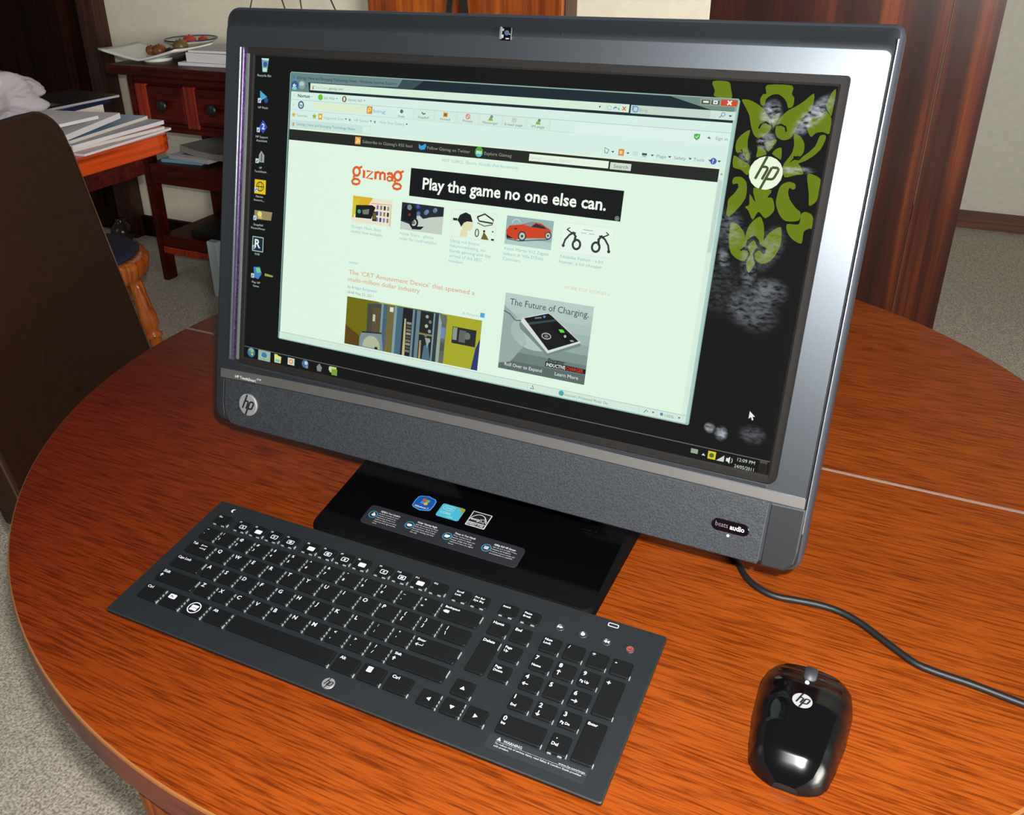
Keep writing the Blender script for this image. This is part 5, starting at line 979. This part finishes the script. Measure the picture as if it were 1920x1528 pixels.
mag('magazine', cbl, pc, 0.22, 0.31, 0.008, -2.08, 1.69, TT + 0.0258, 9, 'magazine with a light blue and navy cover in mid heap', art=[(-0.45, -0.3, 0.1, 0.2, cn)])
mag('magazine', pw, pw, 0.21, 0.28, 0.014, -2.06, 1.60, TT + 0.0350, 12, 'thick white folded newspaper bent upwards on the heap', tiltx=0.012)
mag('magazine', pw, pw, 0.21, 0.26, 0.008, -2.06, 1.53, TT + 0.0680, -3, 'white catalogue with red and green lettering on its edge', art=[(-0.4, -0.48, 0.4, -0.2, cgn), (-0.1, -0.48, 0.1, -0.2, crd)])
mag('magazine', cn, cn, 0.23, 0.31, 0.012, -2.335, 1.79, TT + 0.0402, 6, 'black and navy covered magazine on the rear pile', art=[(-0.2, -0.2, 0.3, 0.2, cd)])
mag('magazine', cd, pg_, 0.22, 0.30, 0.006, -2.335, 1.83, TT + 0.0530, -5, 'dark brown-black magazine topmost on the rear pile', art=[(0.1, -0.45, 0.4, -0.1, mat('cover_brown', (0.12, 0.09, 0.06), 0.4))])
mag('magazine', cpk, pc, 0.22, 0.31, 0.040, -2.335, 1.76, TT, 0, 'thick pale catalogue underneath the dark magazines')
# plastic bag: crumpled translucent film
bagm = mat('bag_film', (0.60, 0.55, 0.58), 0.22, 0, 0.6); bagm.node_tree.nodes['Principled BSDF'].inputs['Transmission Weight'].default_value = 0.25
bm = bmesh.new(); bmesh.ops.create_icosphere(bm, subdivisions=5, radius=1.0)
from mathutils import noise
for v in bm.verts:
    p = v.co.copy(); n_ = noise.noise(p*1.7 + Vector((3, 1, 7)))*0.34 + abs(noise.noise(p*3.1))*0.12 + abs(noise.noise(p*11.0))*0.025
    lobe = 0.55*max(0, 1 - ((p.x + 0.75)**2 + (p.z - 0.75)**2)/0.5)
    r_ = 0.80 + n_ + lobe; v.co = Vector((p.x*0.17*r_, p.y*0.10*r_, max(p.z*0.075*r_, -0.05)))
me = bpy.data.meshes.new('plastic_bag'); bm.to_mesh(me); bm.free(); me.materials.append(bagm); me.polygons.foreach_set('use_smooth', [True]*len(me.polygons))
pb = bpy.data.objects.new('plastic_bag', me); C.objects.link(pb); pb.location = rm(-2.16, 1.505, TT + 0.126); pb.rotation_euler = (0, 0, RA + math.radians(68))
tag(pb, 'crumpled milky white plastic bag on the magazine heap', 'bag')

# ------------------------------------------------------------------ stool with navy cushion
hw = wood('honey_wood', lin((150, 66, 14)), lin((186, 92, 24)), lin((206, 112, 34)), 'z', 10, 70, 0.25, 0.4)
sl = thing('wooden_stool', 'orange wooden stool with turned legs and a navy seat pad', 'stool', (-1.055, 2.36, 0), 0)
mb = MB(); mb.lathe([(0.165, 0.385), (0.185, 0.395), (0.190, 0.42), (0.190, 0.437), (0.182, 0.447), (0.17, 0.449)], hw, 36); mb.build('seat', sl)
mb = MB(); mb.lathe([(0.165, 0.4492), (0.170, 0.455), (0.160, 0.464), (0.06, 0.468)], mat('navy_cloth', (0.012, 0.014, 0.045), 0.85), 32); mb.build('seat_pad', sl)
for q in (-12, 78, 168, 258):
    d = Vector((math.cos(math.radians(q)), math.sin(math.radians(q)), 0)); top_ = d*0.168 + Vector((0, 0, 0.39)); bot_ = d*0.228
    ax = (bot_ - top_); L_ = ax.length; xf = Matrix.Translation(top_) @ ax.to_track_quat('Z', 'Y').to_matrix().to_4x4()
    mb = MB(); mb.lathe([(0.017, 0), (0.018, L_*0.05), (0.020, L_*0.18), (0.0245, L_*0.27), (0.0235, L_*0.33), (0.017, L_*0.37), (0.0165, L_*0.385), (0.023, L_*0.40), (0.023, L_*0.415), (0.0165, L_*0.43), (0.018, L_*0.5), (0.017, L_*0.8), (0.013, L_)], hw, 18, xf); mb.build('leg', sl)

# ------------------------------------------------------------------ console with drawers
cs = thing('console_table', 'dark red wooden console with small drawers and two shelves along the back wall', 'console', rm(-2.05, 2.59), RA)
CZ = TT + 0.067; A0, A1, B0, B1 = -0.62, 0.40, -0.188, 0.188
def cbox(nm, x0, y0, z0, x1, y1, z1, M=redwood, bev=0.003, parent=cs):
    mb = MB(); mb.box(((x0 + x1)/2, (y0 + y1)/2, (z0 + z1)/2), (x1 - x0, y1 - y0, z1 - z0), M, None, bev); return mb.build(nm, parent)
cbox('top', A0 - 0.035, B0 - 0.035, CZ - 0.032, A1 + 0.035, B1, CZ, redwood, 0.008)
DZ0, DZ1 = TT - 0.160, CZ - 0.0325
cbox('drawer_case', A0 + 0.052, B0 + 0.012, DZ0, A1 - 0.052, B1 - 0.005, DZ1)
for (x, y) in ((A0, B0), (A1 - 0.05, B0), (A0, B1 - 0.055), (A1 - 0.05, B1 - 0.055)):
    c_ = 0.026; p = [(x + c_, y), (x + 0.05, y), (x + 0.05, y + 0.05), (x, y + 0.05), (x, y + c_)]
    mb = MB(); mb.slab(p, [(0, 0.0), (0, CZ - 0.0325)], redwood, mats=[redwood])
    for k in range(len(mb.f)):
        pass
    # chamfer and left face take the lit tone, light painted as colour
    mb.m[4] = mb.mi(redlit); mb.m[3] = mb.mi(redlit)
    mb.build('post', cs)
for k in range(5):
    x0 = A0 + 0.060 + k*0.2245; cbox('stile', x0 - 0.004, B0 - 0.002, DZ0 + 0.02, x0 + 0.05, B0 + 0.014, DZ1 - 0.03, redlit, 0.004)
for k in range(5):
    x0 = A0 + 0.060 + k*0.2245 + 0.055; x1 = x0 + 0.164
    if x1 > A1 - 0.03: continue
    dr = cbox('drawer', x0, B0 - 0.004, DZ0 + 0.035, x1, B0 + 0.014, DZ1 - 0.035, redwood, 0.004)
    mb = MB(); xf = Matrix.Translation(((x0 + x1)/2, B0 - 0.004, (DZ0 + DZ1)/2)) @ Matrix.Rotation(PI/2, 4, 'X')
    mb.lathe([(0.010, 0), (0.008, 0.010), (0.020, 0.014), (0.022, 0.020), (0.017, 0.026), (0.006, 0.028)], mat('knob_bronze', (0.05, 0.05, 0.045), 0.35, 0.8), 18, xf); mb.build('knob', dr)
cbox('rail', A0 + 0.05, B0 + 0.004, DZ1 - 0.03, A1 - 0.05, B0 + 0.02, DZ1); cbox('rail', A0 + 0.05, B0 + 0.004, DZ0, A1 - 0.05, B0 + 0.02, DZ0 + 0.03)
cbox('shelf', A0 + 0.051, B0 + 0.002, TT - 0.355, A1 - 0.051, B1 - 0.02, TT - 0.280, redwood, 0.004)
cbox('shelf', A0 + 0.051, B0 + 0.002, TT - 0.600, A1 - 0.051, B1 - 0.02, TT - 0.555, redwood, 0.004)
cbox('rail', A0 + 0.051, B0 + 0.0, TT - 0.628, A1 - 0.051, B0 + 0.03, TT - 0.601, redlit, 0.004)
# white platter with fruit, bowl with apple, books
cer = mat('white_ceramic', (0.80, 0.80, 0.76), 0.25)
pl = thing('serving_platter', 'square white upturned platter with fruit on the left of the console', 'platter', rm(-2.585, 2.505, CZ), RA)
nx, ny = 14, 10; vs = []
for zz in (0.0, 0.007):
    for i in range(nx + 1):
        for j in range(ny + 1):
            u, v = -1 + 2*i/nx, -1 + 2*j/ny; z = 0.006 + (0.040 if u > 0 else 0.030)*abs(u)**1.25 + 0.004*v*v
            vs.append((u*0.185, v*0.095, zz + z))
W1 = (nx + 1)*(ny + 1); fs = []
for i in range(nx):
    for j in range(ny):
        q = i*(ny + 1) + j; fs += [(q, q + 1, q + ny + 2, q + ny + 1), (W1 + q, W1 + q + ny + 1, W1 + q + ny + 2, W1 + q + 1)]
bd = [i*(ny + 1) for i in range(nx + 1)] + [nx*(ny + 1) + j for j in range(1, ny + 1)] + [i*(ny + 1) + ny for i in range(nx - 1, -1, -1)] + [j for j in range(ny - 1, 0, -1)]
for k in range(len(bd)):
    a_, b_ = bd[k], bd[(k + 1) % len(bd)]; fs.append((a_, b_, W1 + b_, W1 + a_))
mb = MB(); mb.add(vs, fs, cer, True); mb.build('dish', pl); mb = MB(); mb.lathe([(0.05, 0.0), (0.052, 0.007)], cer, 24); mb.build('foot_ring', pl)
def fruit(name, label, a, b_, z, r, c0, c1, cat='fruit', sq=0.9):
    t = thing(name, label, cat, rm(a, b_, z), RA); M = speckle(name + '_skin', c0, c1, 18, 0.35)
    mb = MB(); mb.lathe([(r*0.25, 0.0), (r*0.7, r*0.16), (r*0.97, r*0.55), (r, r*0.95*sq), (r*0.85, r*1.45*sq), (r*0.5, r*1.78*sq), (r*0.12, r*1.72*sq)], M, 20); mb.build('flesh', t)
    mb = MB(); mb.tube([(0, 0, r*1.68*sq), (0.002, 0, r*1.95*sq)], 0.0018, mat('stalk', (0.05, 0.03, 0.015), 0.7), 6); mb.build('stalk', t)
zf = CZ + 0.0155
fruit('red_plum', 'small red fruit on the left of the white platter', -2.625, 2.520, zf - 0.001, 0.020, (0.25, 0.01, 0.02), (0.35, 0.02, 0.03)); fruit('red_plum', 'brownish red fruit beside the small red one', -2.585, 2.520, zf - 0.004, 0.025, (0.16, 0.03, 0.01), (0.25, 0.08, 0.02))
fruit('dark_plum', 'tiny dark plum next to the brown pear', -2.535, 2.520, zf + 0.000, 0.017, (0.01, 0.008, 0.015), (0.02, 0.01, 0.02)); fruit('brown_pear', 'round brown pear on the right of the white platter', -2.485, 2.525, zf + 0.012, 0.027, (0.10, 0.06, 0.015), (0.16, 0.10, 0.03))
bw = thing('footed_bowl', 'wide white bowl with a thin blue rim on the console', 'bowl', rm(-2.580, 2.680, CZ), RA)
mb = MB(); mb.lathe([(0.032, 0.0), (0.034, 0.005), (0.048, 0.016), (0.080, 0.042), (0.094, 0.052), (0.092, 0.053), (0.07, 0.040), (0.04, 0.024), (0.01, 0.020)], mat('bowl_glaze', (0.66, 0.66, 0.48), 0.3), 36); mb.build('body', bw)
mb = MB(); mb.tube([(0.0945*math.cos(2*PI*k/40), 0.0945*math.sin(2*PI*k/40), 0.0535) for k in range(40)], 0.0026, mat('rim_blue', (0.02, 0.025, 0.12), 0.3), 6, closed=True); mb.build('rim', bw)
fruit('red_apple', 'red apple showing above the blue bowl rim', -2.565, 2.655, CZ + 0.026, 0.026, (0.40, 0.02, 0.01), (0.5, 0.06, 0.02)); fruit('red_apple', 'second red apple in the bowl partly behind the first', -2.535, 2.695, CZ + 0.029, 0.020, (0.36, 0.02, 0.01), (0.48, 0.05, 0.02))
BK = 'books and papers on the console'
mag('paper_stack', pw, pw, 0.26, 0.21, 0.010, -2.30, 2.55, CZ, 3, 'white paper pad lying flat on the console top', BK, cat='paper')
mag('book', pg_, pw, 0.22, 0.18, 0.030, -2.285, 2.54, CZ + 0.0110, -2, 'thick white-paged book at the right of the platter', BK, cat='book')
mag('book', pg_, pw, 0.21, 0.17, 0.007, -2.285, 2.545, CZ + 0.0420, 4, 'thin grey booklet on top of the thick book', BK, cat='book')
# lower shelf
LS = TT - 0.2795
mag('shelf_magazine', mat('cover_aqua', (0.20, 0.42, 0.55), 0.4), mat('aqua_edge', (0.18, 0.36, 0.48), 0.5), 0.18, 0.22, 0.012, -2.50, 2.55, LS, 5, 'light blue magazine flat on the upper console shelf', 'papers on the console shelves', tilt=0.0)
mag('shelf_magazine', pw, pg_, 0.20, 0.24, 0.014, -2.44, 2.555, LS + 0.0130, -4, 'pale mauve magazine on top of the light blue one', 'papers on the console shelves', art=[(-0.3, -0.4, 0.1, 0.0, mat('mauve', (0.2, 0.1, 0.2), 0.5))])
mag('shelf_magazine', mat('newsprint', (0.26, 0.23, 0.20), 0.7), mat('newsprint', (0.26, 0.23, 0.20), 0.7), 0.30, 0.26, 0.022, -2.34, 2.57, LS + 0.0280, -10, 'thick grey newspaper bundle on the upper console shelf', 'papers on the console shelves', curl=0.02)
bx = thing('black_router', 'black electronic box with an upright fin on the lowest console shelf', 'electronics', rm(-2.35, 2.53, TT - 0.5548), RA)
mb = MB(); mb.box((0, 0, 0.014), (0.28, 0.20, 0.026), satin, None, 0.004); mb.build('case', bx); mb = MB(); mb.box((0.06, 0.05, 0.0635), (0.16, 0.03, 0.072), satin, None, 0.004); mb.build('fin', bx)
wb = tag(slabbox(-2.335, 2.345, 0.001, -2.29, 2.375, 0.215, mat('pale_box', (0.45, 0.55, 0.56), 0.5), 'box_file', None, 0.003), 'narrow pale grey box file standing before the console', 'box')
# wire stand with four rods on the console
ws = thing('wire_stand', 'thin dark wire stand with splayed rods on the console', 'ornament', rm(-2.13, 2.70, CZ), RA)
wm = mat('dark_wire', (0.05, 0.045, 0.04), 0.4, 0.6)
for x0, x1 in ((-0.19, -0.11), (0.03, -0.06), (0.055, 0.045), (0.22, 0.13)):
    mb = MB(); mb.tube([(x0*1.25, 0, 0.002), (x1, 0, 0.30)], 0.0022, wm, 6); mb.build('rod', ws)
mb = MB(); mb.tube([(-0.13, 0, 0.30), (0.15, 0, 0.30)], 0.004, wm, 8); mb.build('crossbar', ws)
# dark round pot by the dark door
mb = MB(); mb.lathe([(0.022, 0.0), (0.040, 0.012), (0.050, 0.040), (0.046, 0.066), (0.030, 0.086), (0.018, 0.098), (0.022, 0.106)], mat('pot_glaze', (0.03, 0.024, 0.012), 0.18, 0.3), 28)
pt = mb.build('round_pot'); pt.location = rm(-3.14, 2.67, 0.001); tag(pt, 'small dark glazed round pot on the floor by the dark door', 'pot')

# ------------------------------------------------------------------ built-in cupboard behind the computer
cp = thing('wall_cupboard', 'amber wooden double-door cupboard behind the computer', 'cupboard', rm(-1.45, 2.74), RA)
cpb = lambda nm, x0, y0, z0, x1, y1, z1, M, bev=0.002: cbox(nm, x0, y0, z0, x1, y1, z1, M, bev, cp)
cside = wood('cupboard_side', lin((60, 24, 10)), lin((84, 36, 14)), lin((100, 46, 18)), 'z', 8, 70, 0.4)
cpb('carcass', -0.345, -0.030, 0.0, 0.345, 0.058, 2.02, cside)
for x0, x1 in ((-0.345, 0.0145), (0.0165, 0.340)):
    d_ = cpb('door', x0, -0.050, 0.06, x1, -0.0305, 1.98, amber)
    kxp = x1 - 0.03 if x0 < 0 else x0 + 0.03
    mb = MB(); mb.lathe([(0.008, 0), (0.007, 0.015), (0.014, 0.020), (0.012, 0.030)], mat('brass_knob', (0.3, 0.2, 0.08), 0.35, 0.9), 14, Matrix.Translation((kxp, -0.050, 1.16)) @ Matrix.Rotation(PI/2, 4, 'X')); mb.build('knob', d_)
# black tote bag hung from the cupboard knob
tg = thing('tote_bag', 'black bag hanging by two straps from the cupboard', 'bag', rm(-1.45, 2.655, TT - 0.20), RA)
blk = mat('bag_cloth', (0.008, 0.008, 0.009), 0.8)
mb = MB(); mb.slab(rrect(-0.15, 0.0, 0.15, 0.28, 0.02, 3), [(0.01, -0.022), (0, -0.014), (0, 0.014), (0.01, 0.022)], blk); mb.build('pouch', tg, None, (PI/2, 0, 0))
for sgn, wd in ((-1, 0.018), (1, 0.024)):
    p = [(sgn*0.055, 0.27), (sgn*0.028 + 0.004, 0.44), (sgn*0.010 + 0.006, 0.56), (0.006, 0.62)]
    mb = MB(); vs = [(x + e*wd/2, y_, z) for x, z in p for y_ in (-0.002, 0.002) for e in (-1, 1)]
    fs = []
    for i in range(3):
        o_ = 4*i; fs += [(o_, o_ + 1, o_ + 5, o_ + 4), (o_ + 2, o_ + 6, o_ + 7, o_ + 3), (o_, o_ + 4, o_ + 6, o_ + 2), (o_ + 1, o_ + 3, o_ + 7, o_ + 5)]
    mb.add(vs, fs, blk); mb.build('strap', tg)
